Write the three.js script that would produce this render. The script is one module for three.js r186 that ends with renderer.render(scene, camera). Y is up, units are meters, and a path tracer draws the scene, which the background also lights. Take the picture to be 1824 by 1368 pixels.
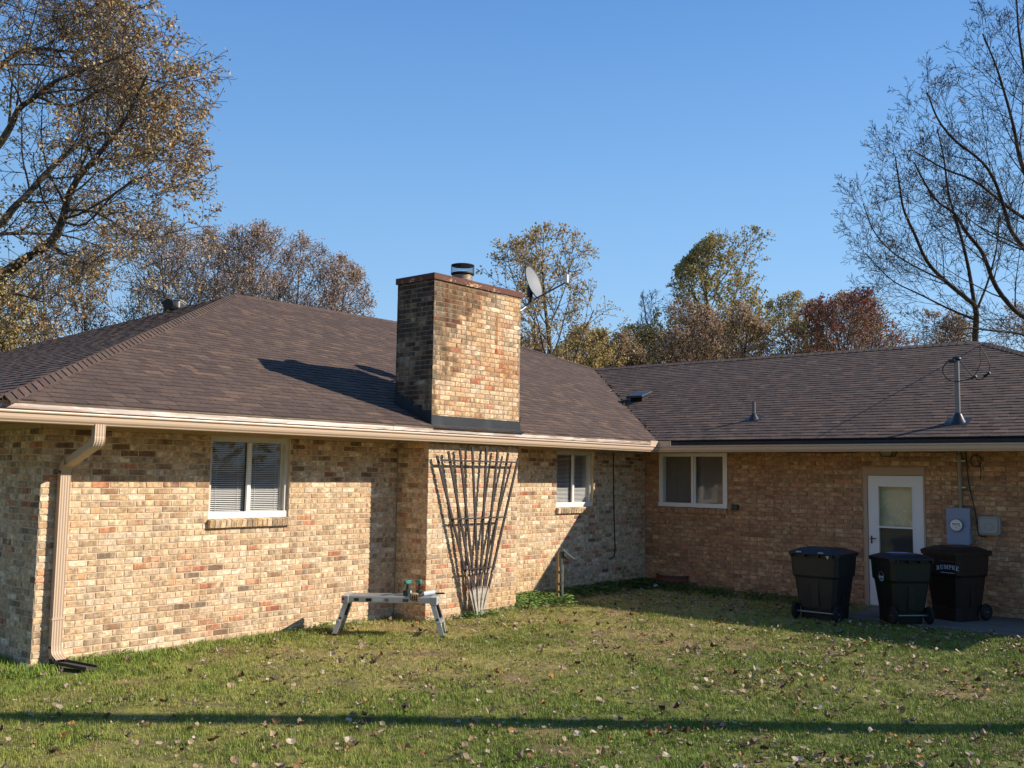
import * as THREE from 'three';
import { mergeGeometries } from 'three/addons/utils/BufferGeometryUtils.js';
import { RoundedBoxGeometry } from 'three/addons/geometries/RoundedBoxGeometry.js';
import { FontLoader } from 'three/addons/loaders/FontLoader.js';
import { TextGeometry } from 'three/addons/geometries/TextGeometry.js';

// ---------------------------------------------------------------- camera, sky, sun, exposure
const scene = new THREE.Scene();
const camera = new THREE.PerspectiveCamera(43.16, 4 / 3, 0.1, 500);
camera.position.set(-15.414, 1.942, 10.0);
camera.rotation.order = 'YXZ';
camera.rotation.set(0.0914819, -0.858393, 0.0143224);
camera.updateMatrixWorld(true);
const renderer = new THREE.WebGLRenderer({ antialias: true });
renderer.setSize(1024, 768);
renderer.toneMapping = THREE.LinearToneMapping;
renderer.toneMappingExposure = 1.27;
renderer.shadowMap.enabled = true;
const SUN = new THREE.Vector3(0.762, 0.737, 1.0).normalize();
const sun = new THREE.DirectionalLight(new THREE.Color(1.0, 0.905, 0.785), 5.0);
sun.position.copy(SUN).multiplyScalar(60);
sun.castShadow = true;
sun.shadow.mapSize.set(4096, 4096);
Object.assign(sun.shadow.camera, { left: -32, right: 32, top: 32, bottom: -32, near: 1, far: 160 });
scene.add(sun); scene.add(sun.target);
{
  const w = 512, h = 256, d = new Float32Array(w * h * 4), v = new THREE.Vector3();
  const stops = [[-90, [0.10, 0.10, 0.08]], [-2, [0.24, 0.25, 0.22]], [0, [0.50, 0.74, 0.97]], [6, [0.41, 0.68, 0.97]], [12, [0.30, 0.57, 0.94]], [20, [0.195, 0.43, 0.83]], [28, [0.125, 0.315, 0.71]], [45, [0.070, 0.195, 0.50]], [90, [0.035, 0.10, 0.29]]];
  for (let j = 0; j < h; j++) for (let i = 0; i < w; i++) {
    const el = ((j + 0.5) / h - 0.5) * Math.PI, az = ((i + 0.5) / w - 0.5) * 2 * Math.PI;
    v.set(Math.cos(el) * Math.cos(az), Math.sin(el), Math.cos(el) * Math.sin(az));
    const e = el * 180 / Math.PI; let k = 0; while (k < stops.length - 2 && e > stops[k + 1][0]) k++;
    const [e0, c0] = stops[k], [e1, c1] = stops[k + 1], t = Math.min(1, Math.max(0, (e - e0) / (e1 - e0)));
    const c = v.dot(SUN), m = el > 0 ? 0.90 + 0.16 * Math.max(0, c + 0.35) + 0.35 * Math.pow(Math.max(0, c), 24) : 1;
    for (let q = 0; q < 3; q++) d[(j * w + i) * 4 + q] = (c0[q] + (c1[q] - c0[q]) * t) * m / 1.27;
    d[(j * w + i) * 4 + 3] = 1;
  }
  const t = new THREE.DataTexture(d, w, h, THREE.RGBAFormat, THREE.FloatType);
  t.mapping = THREE.EquirectangularReflectionMapping; t.magFilter = t.minFilter = THREE.LinearFilter; t.wrapS = THREE.RepeatWrapping; t.needsUpdate = true;
  scene.background = t; scene.environment = t; scene.environmentIntensity = 1;
}

// ---------------------------------------------------------------- helpers
let seed = 1;
function rnd() { seed = (seed + 0x6D2B79F5) | 0; let t = Math.imul(seed ^ (seed >>> 15), 1 | seed); t = (t + Math.imul(t ^ (t >>> 7), 61 | t)) ^ t; return ((t ^ (t >>> 14)) >>> 0) / 4294967296; }
const rr = (a, b) => a + (b - a) * rnd();
const pick = a => a[Math.floor(rnd() * a.length)];
const clamp = (x, a = 0, b = 1) => Math.min(b, Math.max(a, x));
const mix = (a, b, t) => a + (b - a) * t;
const smooth = (a, b, x) => { const t = clamp((x - a) / (b - a)); return t * t * (3 - 2 * t); };
function hash(x, y, s = 0) { let h = Math.imul(x | 0, 374761393) ^ Math.imul(y | 0, 668265263) ^ Math.imul(s | 0, 2147483647 - 1274126177); h = Math.imul(h ^ (h >>> 13), 1274126177); return ((h ^ (h >>> 16)) >>> 0) / 4294967296; }
function vnoise(x, y, s = 0) { const i = Math.floor(x), j = Math.floor(y), f = x - i, g = y - j, u = f * f * (3 - 2 * f), v = g * g * (3 - 2 * g); return mix(mix(hash(i, j, s), hash(i + 1, j, s), u), mix(hash(i, j + 1, s), hash(i + 1, j + 1, s), u), v); }
function fbm(x, y, s = 0, o = 4) { let a = 0.5, t = 0, n = 0; for (let k = 0; k < o; k++) { t += a * vnoise(x, y, s + k * 17); n += a; a *= 0.5; x *= 2.03; y *= 2.03; } return t / n; }
const V = (x, y, z) => new THREE.Vector3(x, y, z);
const hex = (r, g, b) => new THREE.Color().setRGB(r / 255, g / 255, b / 255, THREE.SRGBColorSpace);
const names = {};
function numbered(n) { names[n] = (names[n] ?? -1) + 1; return names[n] ? `${n}_${String(names[n]).padStart(3, '0')}` : n; }
function mesh(name, geo, mat, parent) { const m = new THREE.Mesh(geo, mat); m.name = name; m.castShadow = m.receiveShadow = true; parent.add(m); return m; }
function thing(name, label, category, pos = [0, 0, 0], turn = 0, group) { const o = new THREE.Group(); o.name = numbered(name); o.position.set(...pos); o.rotation.y = turn; o.userData = { label, category }; if (group) o.userData.group = group; scene.add(o); return o; }
function structure(name, geo, mat) { const m = mesh(name, geo, mat, scene); m.userData = { kind: 'structure', label: STRUCT_LABEL[name], category: STRUCT_CAT[name] }; return m; }
const STRUCT_LABEL = { lawn: 'patchy green and straw coloured back lawn', patio: 'grey concrete slab along the shaded wall under the bins' };
const STRUCT_CAT = { lawn: 'lawn', patio: 'slab' };
function tex(w, h, fn, { srgb = true, repeat } = {}) {
  const d = new Uint8Array(w * h * 4);
  for (let j = 0; j < h; j++) for (let i = 0; i < w; i++) { const c = fn(i, j), k = (j * w + i) * 4; d[k] = clamp(c[0], 0, 255); d[k + 1] = clamp(c[1], 0, 255); d[k + 2] = clamp(c[2], 0, 255); d[k + 3] = c[3] ?? 255; }
  const t = new THREE.DataTexture(d, w, h); t.magFilter = THREE.LinearFilter; t.minFilter = THREE.LinearMipmapLinearFilter; t.generateMipmaps = true; t.wrapS = t.wrapT = THREE.RepeatWrapping;
  if (srgb) t.colorSpace = THREE.SRGBColorSpace; if (repeat) t.repeat.set(...repeat); t.needsUpdate = true; return t;
}
// noise that tiles over n cells
function tnoise(x, y, n, s) { const w = k => ((k % n) + n) % n; const i = Math.floor(x), j = Math.floor(y), f = x - i, g = y - j, u = f * f * (3 - 2 * f), v = g * g * (3 - 2 * g); return mix(mix(hash(w(i), w(j), s), hash(w(i + 1), w(j), s), u), mix(hash(w(i), w(j + 1), s), hash(w(i + 1), w(j + 1), s), u), v); }
function tfbm(u, v, n, s, o = 4) { let a = 0.5, t = 0, q = 0; for (let k = 0; k < o; k++) { t += a * tnoise(u * n, v * n, n, s + k * 31); q += a; a *= 0.5; n *= 2; } return t / q; }
const std = (color, roughness = 0.8, extra = {}) => new THREE.MeshStandardMaterial({ color, roughness, ...extra });
// geometry collector, flat shaded, with uv (metres) and colours
class GB {
  constructor() { this.p = []; this.u = []; this.c = []; }
  tri(a, b, c, col, ua, ub, uc) {
    for (const q of [a, b, c]) this.p.push(q.x, q.y, q.z);
    if (!ua) { const n = V().subVectors(b, a).cross(V().subVectors(c, a)); const ax = Math.abs(n.x), ay = Math.abs(n.y), az = Math.abs(n.z); const f = ay >= ax && ay >= az ? q => [q.x, q.z] : ax > az ? q => [q.z, q.y] : q => [q.x, q.y]; ua = f(a); ub = f(b); uc = f(c); }
    this.u.push(...ua, ...ub, ...uc);
    col = col || [1, 1, 1]; for (let k = 0; k < 3; k++) this.c.push(...col);
    return this;
  }
  quad(a, b, c, d, col, u) { this.tri(a, b, c, col, u?.[0], u?.[1], u?.[2]); this.tri(a, c, d, col, u?.[0], u?.[2], u?.[3]); return this; }
  build(colors = false) {
    const g = new THREE.BufferGeometry(); g.setAttribute('position', new THREE.Float32BufferAttribute(this.p, 3)); g.setAttribute('uv', new THREE.Float32BufferAttribute(this.u, 2));
    if (colors) g.setAttribute('color', new THREE.Float32BufferAttribute(this.c, 3)); g.computeVertexNormals(); return g;
  }
}
// a box with its own centre and optional turns
function bx(sx, sy, sz, x = 0, y = 0, z = 0, r = 0, turn) { const g = r ? new RoundedBoxGeometry(sx, sy, sz, 1, r) : new THREE.BoxGeometry(sx, sy, sz); if (turn) g.rotateX(turn[0]).rotateY(turn[1]).rotateZ(turn[2]); g.translate(x, y, z); return g.index ? g.toNonIndexed() : g; }
function cyl(r0, r1, a, b, n = 16, open = false) { a = V(...a); b = V(...b); const d = V().subVectors(b, a), g = new THREE.CylinderGeometry(r1, r0, d.length(), n, 1, open); g.applyQuaternion(new THREE.Quaternion().setFromUnitVectors(V(0, 1, 0), d.clone().normalize())); g.translate((a.x + b.x) / 2, (a.y + b.y) / 2, (a.z + b.z) / 2); return g.toNonIndexed(); }
function bar(w, h, a, b, up = [0, 1, 0]) { a = V(...a); b = V(...b); const d = V().subVectors(b, a), L = d.length(); d.normalize(); const s = V(...up).cross(d).normalize(), u = d.clone().cross(s); const g = new THREE.BoxGeometry(w, h, L); g.applyMatrix4(new THREE.Matrix4().makeBasis(s, u, d)); g.translate((a.x + b.x) / 2, (a.y + b.y) / 2, (a.z + b.z) / 2); return g.toNonIndexed(); }
function tube(pts, r, seg = 24, n = 6) { return new THREE.TubeGeometry(new THREE.CatmullRomCurve3(pts.map(p => V(...p))), seg, r, n).toNonIndexed(); }
const join = (...g) => mergeGeometries(g.flat().map(q => { q = q.index ? q.toNonIndexed() : q; for (const k of Object.keys(q.attributes)) if (!['position', 'normal', 'uv'].includes(k)) q.deleteAttribute(k); return q; }));
// how large a piece shows to the photographer: used only to choose which pieces stay single
const _pv = new THREE.Matrix4().multiplyMatrices(camera.projectionMatrix, camera.matrixWorldInverse);
function shows(p, w, h) { const q = V(...p).applyMatrix4(_pv); if (Math.abs(q.x) > 1.04 || Math.abs(q.y) > 1.04 || q.z > 1) return 0; const d = camera.position.distanceTo(V(...p)); return w * h / (d * d); }

// ---------------------------------------------------------------- brick and mortar
const CELLS = { cream: [0, 48], tan: [48, 32], grey: [80, 16], red: [96, 16], dark: [112, 8], dusty: [120, 8] };
const BASE = { cream: [[222, 194, 158], [214, 186, 150], [228, 202, 170], [210, 180, 142]], tan: [[206, 174, 136], [200, 168, 130], [210, 178, 140], [196, 162, 124]], grey: [[178, 152, 122], [168, 144, 116], [184, 158, 126]], red: [[192, 136, 100], [184, 122, 90], [200, 150, 114]], dark: [[138, 108, 84], [128, 98, 78], [146, 114, 88]], dusty: [[214, 176, 126], [206, 168, 120], [218, 182, 134]] };
function brickAtlas(cols, rows, cw, ch, kindOf, baseOf, sd) {
  const cell = []; seed = sd;
  for (let k = 0; k < cols * rows; k++) { const kind = kindOf(k), b = pick(baseOf[kind]), f = rr(0.93, 1.06); cell.push({ kind, b: b.map(c => c * f), flash: pick(kind === 'red' ? [[206, 170, 128], [150, 84, 58]] : kind === 'cream' ? [[176, 150, 112], [238, 218, 184], [196, 140, 98], [236, 212, 168]] : [[214, 186, 142], [116, 98, 78], [178, 122, 84], [226, 196, 150]]), fs: rr(0, 1), fx: rr(-0.2, 1.2), fw: rr(0.15, 0.5), band: rnd() < 0.35 ? rr(0.25, 0.75) : -1, s: Math.floor(rr(0, 9999)) }); }
  return tex(cols * cw, rows * ch, (i, j) => {
    const c = cell[Math.floor(j / ch) * cols + Math.floor(i / cw)], u = (i % cw) / cw, v = (j % ch) / ch;
    const big = fbm(u * 5, v * 2.2, c.s, 3), fine = fbm(u * 46, v * 11, c.s + 7, 3), score = vnoise(u * 70, v * 1.6, c.s + 3), pit = vnoise(u * 60, v * 18, c.s + 11);
    let f = clamp(c.fs * 1.2 * (1 - smooth(0, c.fw, Math.abs(u - c.fx))) + (big - 0.5) * 1.5 * c.fs);
    let m = 0.70 + 0.48 * big + 0.24 * (fine - 0.5) + 0.20 * (score - 0.5);
    if (pit > 0.86) m *= 0.72;
    if (c.band > 0 && Math.abs(u - c.band) < 0.12) m *= 0.86;
    return c.b.map((q, k) => mix(q, c.flash[k], f * 0.7) * m * 1.05);
  });
}
const kindA = k => Object.keys(CELLS).find(n => k >= CELLS[n][0] && k < CELLS[n][0] + CELLS[n][1]);
const atlasA = brickAtlas(8, 16, 256, 64, kindA, BASE, 11);
const CELLS_B = { tan: [0, 12], brown: [12, 8], rose: [20, 6], dark: [26, 6] };
const BASE_B = { tan: [[192, 150, 110], [196, 154, 113], [187, 146, 107]], brown: [[182, 141, 103], [177, 137, 101]], rose: [[187, 140, 106], [181, 135, 102]], dark: [[168, 127, 93], [162, 122, 90]] };
const atlasB = brickAtlas(4, 8, 256, 64, k => Object.keys(CELLS_B).find(n => k >= CELLS_B[n][0] && k < CELLS_B[n][0] + CELLS_B[n][1]), BASE_B, 12);
const brickBump = tex(512, 512, (i, j) => { const n = 130 + 130 * (tfbm(i / 512, j / 512, 24, 5, 4) - 0.5); return [n, n, n]; }, { srgb: false, repeat: [2, 4] });
const mortarTex = base => tex(256, 256, (i, j) => { const n = 0.84 + 0.3 * (tfbm(i / 256, j / 256, 8, 9, 5) - 0.3); return base.map(c => c * n); }, { repeat: [1.4, 1.4] });
const MAT = {
  brickA: std(0xffffff, 0.93, { map: atlasA, bumpMap: brickBump, bumpScale: 0.0012 }),
  brickChimney: std(0xffffff, 0.93, { map: atlasA, vertexColors: true }),
  brickB: std(0xffffff, 0.93, { map: atlasB, bumpMap: brickBump, bumpScale: 0.0012 }),
  mortarA: std(0xffffff, 0.97, { map: mortarTex([226, 202, 170]) }),
  mortarChimney: std(0xffffff, 0.97, { map: mortarTex([172, 148, 118]) }),
  mortarB: std(0xffffff, 0.97, { map: mortarTex([196, 160, 122]) }),
};
const geoCache = new Map();
// one brick: chamfered face at z = 0, 12 mm of side; uv window of its atlas cell
function brickGeo(len, h, cell, A, flip, deep = 0.018) {
  const key = [len.toFixed(3), h.toFixed(3), cell, A.cols, flip, deep].join(); if (geoCache.has(key)) return geoCache.get(key);
  const g = new GB(), x = len / 2, y = h / 2, c = 0.0035, col = cell % A.cols, row = Math.floor(cell / A.cols), f = Math.min(1, len / A.L);
  const U = px => { let t = (px / len + 0.5) * f; if (flip) t = 1 - t; return (col + 0.02 + 0.96 * t) / A.cols; }, W = py => (row + 0.06 + 0.88 * (py / h + 0.5)) / A.rows;
  const q = (a, b, cc, d) => g.quad(a, b, cc, d, null, [a, b, cc, d].map(k => [U(k.x), W(k.y)]));
  const jx = k => (hash(cell, k, 5 + (flip ? 3 : 0)) - 0.5) * 0.005, O = [V(-x + jx(0), -y + jx(1), -c), V(x + jx(2), -y + jx(3), -c), V(x + jx(4), y + jx(5), -c), V(-x + jx(6), y + jx(7), -c)], I = O.map((k, n) => V(k.x + (n === 0 || n === 3 ? c : -c) * (1 + 0.8 * hash(cell, n, 9)), k.y + (n < 2 ? c : -c) * (1 + 0.5 * hash(cell, n, 8)), 0)), D = O.map(k => V(k.x, k.y, -deep));
  q(...I); for (let k = 0; k < 4; k++) { const n = (k + 1) % 4; q(O[k], O[n], I[n], I[k]); q(D[k], D[n], O[n], O[k]); }
  const geo = g.build(); geoCache.set(key, geo); return geo;
}
const ATLAS_A = { cols: 8, rows: 16, L: 0.1932, cells: CELLS }, ATLAS_B = { cols: 4, rows: 8, L: 0.292, cells: CELLS_B };
// lay bricks on the face z = 0 of a wall mesh (u = local x, v = local y)
function layBricks(wall, { u0, u1, v0, v1, holes = [], L = 0.2032, H = 0.0677, J = 0.0108, A = ATLAS_A, kind, mat = MAT.brickA, stain, single = 300, phase = 0, front = true, sd = 3 }) {
  seed = sd; wall.updateWorldMatrix(true, false);
  const list = [], rows = Math.ceil((v1 - v0) / H);
  for (let r = 0; r < rows; r++) {
    const a = v0 + r * H + J / 2, b = Math.min(v1, v0 + (r + 1) * H - J / 2); if (b - a < 0.02) continue;
    let gaps = [[u0, u1]];
    for (const [hu0, hu1, hv0, hv1] of holes) if (b > hv0 + 0.01 && a < hv1 - 0.01) gaps = gaps.flatMap(([p, q]) => hu1 <= p || hu0 >= q ? [[p, q]] : [[p, hu0], [hu1, q]].filter(([s, t]) => t - s > 0.02));
    const shift = ((r % 2) * 0.5 + phase) * L;
    for (let k = Math.floor((u0 - shift) / L) - 1; k * L + shift < u1; k++) for (const [p, q] of gaps) {
      const s = Math.max(p + (p > u0 || true ? J * 0.25 : 0), k * L + shift + J / 2), t = Math.min(q - J * 0.25, (k + 1) * L + shift - J / 2);
      if (t - s < 0.028) continue;
      const cu = (s + t) / 2, cv = (a + b) / 2, kd = kind(cu, cv), [c0, cn] = A.cells[kd], w = V(cu, cv, 0).applyMatrix4(wall.matrixWorld);
      list.push({ len: t - s, h: b - a, cu, cv, cell: c0 + Math.floor(rnd() * cn), flip: rnd() < 0.5, z: rr(-0.0012, 0.0016), rx: rr(-0.008, 0.008), ry: rr(-0.004, 0.004), size: front ? shows([w.x, w.y, w.z], t - s, b - a) : 0 });
    }
  }
  list.sort((a, b) => b.size - a.size);
  const rest = [], mtx = new THREE.Matrix4();
  list.forEach((k, i) => {
    const base = stain ? stainedBrick(k, A, stain) : brickGeo(Math.round(k.len * 200) / 200, k.h, k.cell, A, k.flip);
    if (i < single && k.size > 0) { const m = mesh('brick', base, mat, wall); m.position.set(k.cu, k.cv, k.z); m.rotation.set(k.rx, k.ry, 0); } else {
      mtx.makeRotationFromEuler(new THREE.Euler(k.rx, k.ry, 0)).setPosition(k.cu, k.cv, k.z); rest.push(base.clone().applyMatrix4(mtx));
    }
  });
  if (rest.length) { const m = mesh('brick_field', mergeGeometries(rest), mat, wall); m.userData.kind = 'stuff'; }
}
// a brick whose face is cut finer so that stains can cross it
function stainedBrick(k, A, stain) {
  const g = new GB(), nx = Math.max(2, Math.round(k.len / 0.02)), ny = 3, x = k.len / 2, y = k.h / 2, col = k.cell % A.cols, row = Math.floor(k.cell / A.cols), f = Math.min(1, k.len / A.L);
  const U = px => { let t = (px / k.len + 0.5) * f; if (k.flip) t = 1 - t; return (col + 0.02 + 0.96 * t) / A.cols; }, W = py => (row + 0.06 + 0.88 * (py / k.h + 0.5)) / A.rows;
  const put = (pts) => { for (const t of [[0, 1, 2], [0, 2, 3]]) for (const n of t) { const q = pts[n]; g.p.push(q.x, q.y, q.z); g.u.push(U(q.x), W(q.y)); g.c.push(...stain(k.cu + q.x, k.cv + q.y, hash(Math.round(k.cu * 100), Math.round(k.cv * 100), 77))); } };
  for (let i = 0; i < nx; i++) for (let j = 0; j < ny; j++) { const X = t => -x + 2 * x * t / nx, Y = t => -y + 2 * y * t / ny, Z = (a, b) => (a === 0 || a === nx || b === 0 || b === ny) ? -0.002 : 0; put([V(X(i), Y(j), Z(i, j)), V(X(i + 1), Y(j), Z(i + 1, j)), V(X(i + 1), Y(j + 1), Z(i + 1, j + 1)), V(X(i), Y(j + 1), Z(i, j + 1))]); }
  const O = [V(-x, -y, -0.002), V(x, -y, -0.002), V(x, y, -0.002), V(-x, y, -0.002)], D = O.map(q => V(q.x, q.y, -0.013));
  for (let n = 0; n < 4; n++) put([D[n], D[(n + 1) % 4], O[(n + 1) % 4], O[n]]);
  return g.build(true);
}
const MORTAR = -0.006;
// a wall slab with openings; local x along, y up, z outward; the mortar face lies 6 mm behind the brick face
function wallSlab(name, u0, u1, v0, v1, holes, t, mat, parent, pos, turn, joint = MORTAR) {
  const s = new THREE.Shape([[u0, v0], [u1, v0], [u1, v1], [u0, v1]].map(p => new THREE.Vector2(...p)));
  for (const [a, b, c, d] of holes) s.holes.push(new THREE.Path([[a, c], [a, d], [b, d], [b, c]].map(p => new THREE.Vector2(...p))));
  const g = new THREE.ExtrudeGeometry(s, { depth: t, bevelEnabled: false }); g.translate(0, 0, joint - t);
  const m = mesh(name, g, mat, parent); m.position.set(...pos); m.rotation.y = turn; return m;
}

// ---------------------------------------------------------------- the house
const house = thing('brick_house', 'low L-shaped brick ranch house with brown shingle hip roof and beige gutters', 'house');
const QT = -Math.PI / 2;                       // turn of the walls that face -x: local x runs along +z
const WIN1 = [-9.15, -8.03, 1.362, 2.322], WIN2 = [-2.66, -1.63, 1.385, 2.322], WINB = [0.31, 1.70, 1.375, 2.345], DOOR = [4.10, 5.05, -0.06, 2.10];
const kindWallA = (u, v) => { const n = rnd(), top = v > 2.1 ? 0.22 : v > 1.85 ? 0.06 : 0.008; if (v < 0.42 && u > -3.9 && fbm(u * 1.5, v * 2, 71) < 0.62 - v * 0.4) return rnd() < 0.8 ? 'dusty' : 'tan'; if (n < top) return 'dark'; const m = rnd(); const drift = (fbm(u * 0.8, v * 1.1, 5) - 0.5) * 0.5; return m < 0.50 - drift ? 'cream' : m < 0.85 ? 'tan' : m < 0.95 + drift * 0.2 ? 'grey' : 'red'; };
const wallA = wallSlab('garden_wall', -11.055, -5.3, -0.3, 2.395, [WIN1], 0.2, MAT.mortarA, house, [0, 0, 0], 0);
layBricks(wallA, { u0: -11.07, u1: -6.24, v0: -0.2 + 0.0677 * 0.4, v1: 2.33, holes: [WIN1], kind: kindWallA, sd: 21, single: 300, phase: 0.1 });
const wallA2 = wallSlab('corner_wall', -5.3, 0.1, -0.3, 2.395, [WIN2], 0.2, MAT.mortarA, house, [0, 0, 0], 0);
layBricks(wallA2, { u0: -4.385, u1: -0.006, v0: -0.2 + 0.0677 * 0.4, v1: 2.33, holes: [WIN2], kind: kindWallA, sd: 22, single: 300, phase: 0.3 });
const wallW = wallSlab('end_wall', -12.2, -0.006, -0.3, 2.395, [], 0.2, MAT.mortarA, house, [-11.07, 0, -0.006], QT);
layBricks(wallW, { u0: -12.2, u1: 0.006, v0: -0.2 + 0.0677 * 0.4, v1: 2.33, kind: (u, v) => { const m = rnd(); return m < 0.4 ? 'cream' : m < 0.72 ? 'tan' : m < 0.9 ? 'grey' : m < 0.95 ? 'red' : 'dark'; }, sd: 23, single: 180, phase: 0.45 });
// wing on the right: long flat bricks
const wallB = wallSlab('wing_wall', 0.0, 9.06, -0.3, 2.395, [WINB, DOOR], 0.2, MAT.mortarB, house, [0, 0, 0], QT, -0.014);
layBricks(wallB, { u0: 0.0, u1: 9.06, v0: -0.2 + 0.03, v1: 2.36, holes: [WINB, DOOR], L: 0.302, H: 0.0722, J: 0.010, A: ATLAS_B, mat: MAT.brickB, kind: (u, v) => { const m = rnd(); return m < 0.52 ? 'tan' : m < 0.78 ? 'brown' : m < 0.92 ? 'rose' : 'dark'; }, sd: 24, single: 300 });
// far sides, closed and plain
mesh('rear_wall', join(bx(20.0, 2.7, 0.2, -1.17, 1.05, -12.1), bx(0.2, 2.7, 21.2, 8.75, 1.05, -1.5), bx(8.6, 2.7, 0.2, 4.43, 1.05, 8.96)), MAT.mortarB, house);
// chimney breast below the eave and the stack above the roof
const ZF = 0.615;
const breast = wallSlab('chimney_breast', -6.225, -4.39, -0.3, 2.5, [], 0.6, MAT.mortarA, house, [0, 0, ZF], 0);
layBricks(breast, { u0: -6.241, u1: -4.384, v0: -0.2 + 0.0677 * 0.4, v1: 2.36, kind: (u, v) => { if (v < 0.3 && u > -5.2) return 'dusty'; const m = rnd(); return m < 0.5 ? 'cream' : m < 0.78 ? 'tan' : m < 0.89 ? 'grey' : 'red'; }, sd: 25, single: 300, phase: 0.25 });
const cheek = wallSlab('chimney_breast_side', 0.0, 0.596, -0.3, 2.5, [], 0.05, MAT.mortarA, house, [-6.241, 0, 0.009], QT);
layBricks(cheek, { u0: 0.0, u1: 0.6, v0: -0.2 + 0.0677 * 0.4, v1: 2.36, kind: () => { const m = rnd(); return m < 0.4 ? 'cream' : m < 0.75 ? 'tan' : m < 0.93 ? 'grey' : 'red'; }, sd: 26, single: 150, phase: 0 });

// stack: soot and rust where the photograph shows them (u along the face, v height)
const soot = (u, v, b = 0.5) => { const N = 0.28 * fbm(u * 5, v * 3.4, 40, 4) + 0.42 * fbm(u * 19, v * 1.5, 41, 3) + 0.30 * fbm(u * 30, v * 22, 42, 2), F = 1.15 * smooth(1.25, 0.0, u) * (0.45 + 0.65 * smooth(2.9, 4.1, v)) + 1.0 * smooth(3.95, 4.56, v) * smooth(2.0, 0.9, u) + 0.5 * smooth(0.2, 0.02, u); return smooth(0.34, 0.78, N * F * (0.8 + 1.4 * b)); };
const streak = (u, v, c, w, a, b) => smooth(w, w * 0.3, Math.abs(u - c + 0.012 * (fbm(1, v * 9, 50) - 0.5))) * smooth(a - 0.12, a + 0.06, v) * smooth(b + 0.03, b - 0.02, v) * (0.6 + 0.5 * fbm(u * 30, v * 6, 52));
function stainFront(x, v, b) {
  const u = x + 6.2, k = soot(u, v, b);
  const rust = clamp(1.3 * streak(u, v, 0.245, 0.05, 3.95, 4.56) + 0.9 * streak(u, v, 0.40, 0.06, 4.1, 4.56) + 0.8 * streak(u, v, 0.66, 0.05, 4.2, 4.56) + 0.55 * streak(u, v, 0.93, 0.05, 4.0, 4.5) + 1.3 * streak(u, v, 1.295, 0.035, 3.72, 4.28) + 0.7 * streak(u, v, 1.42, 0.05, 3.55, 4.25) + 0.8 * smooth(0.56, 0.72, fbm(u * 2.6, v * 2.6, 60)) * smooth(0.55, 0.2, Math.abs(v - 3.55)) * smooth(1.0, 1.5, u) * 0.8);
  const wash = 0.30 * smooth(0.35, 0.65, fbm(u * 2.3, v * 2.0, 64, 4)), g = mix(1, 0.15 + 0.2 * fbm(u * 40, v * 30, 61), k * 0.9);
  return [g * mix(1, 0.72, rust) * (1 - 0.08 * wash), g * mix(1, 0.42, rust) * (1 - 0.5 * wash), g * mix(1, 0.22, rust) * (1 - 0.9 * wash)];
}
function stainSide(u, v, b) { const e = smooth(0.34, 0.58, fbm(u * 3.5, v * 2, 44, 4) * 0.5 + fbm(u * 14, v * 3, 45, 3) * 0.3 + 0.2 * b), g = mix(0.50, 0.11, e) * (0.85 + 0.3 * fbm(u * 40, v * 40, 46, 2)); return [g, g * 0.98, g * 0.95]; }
const kindStack = () => { const m = rnd(); return m < 0.56 ? 'cream' : m < 0.88 ? 'tan' : m < 0.95 ? 'grey' : 'red'; };
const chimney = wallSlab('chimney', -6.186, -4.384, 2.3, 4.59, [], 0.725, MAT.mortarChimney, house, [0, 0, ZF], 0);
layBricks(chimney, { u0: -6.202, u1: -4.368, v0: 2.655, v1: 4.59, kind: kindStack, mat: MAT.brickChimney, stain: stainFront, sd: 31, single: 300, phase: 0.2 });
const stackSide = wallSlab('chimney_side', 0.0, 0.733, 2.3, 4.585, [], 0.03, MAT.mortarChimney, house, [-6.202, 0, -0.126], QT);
layBricks(stackSide, { u0: 0.0, u1: 0.741, v0: 2.655, v1: 4.585, kind: kindStack, mat: MAT.brickChimney, stain: stainSide, sd: 32, single: 150, phase: 0.4 });
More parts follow.
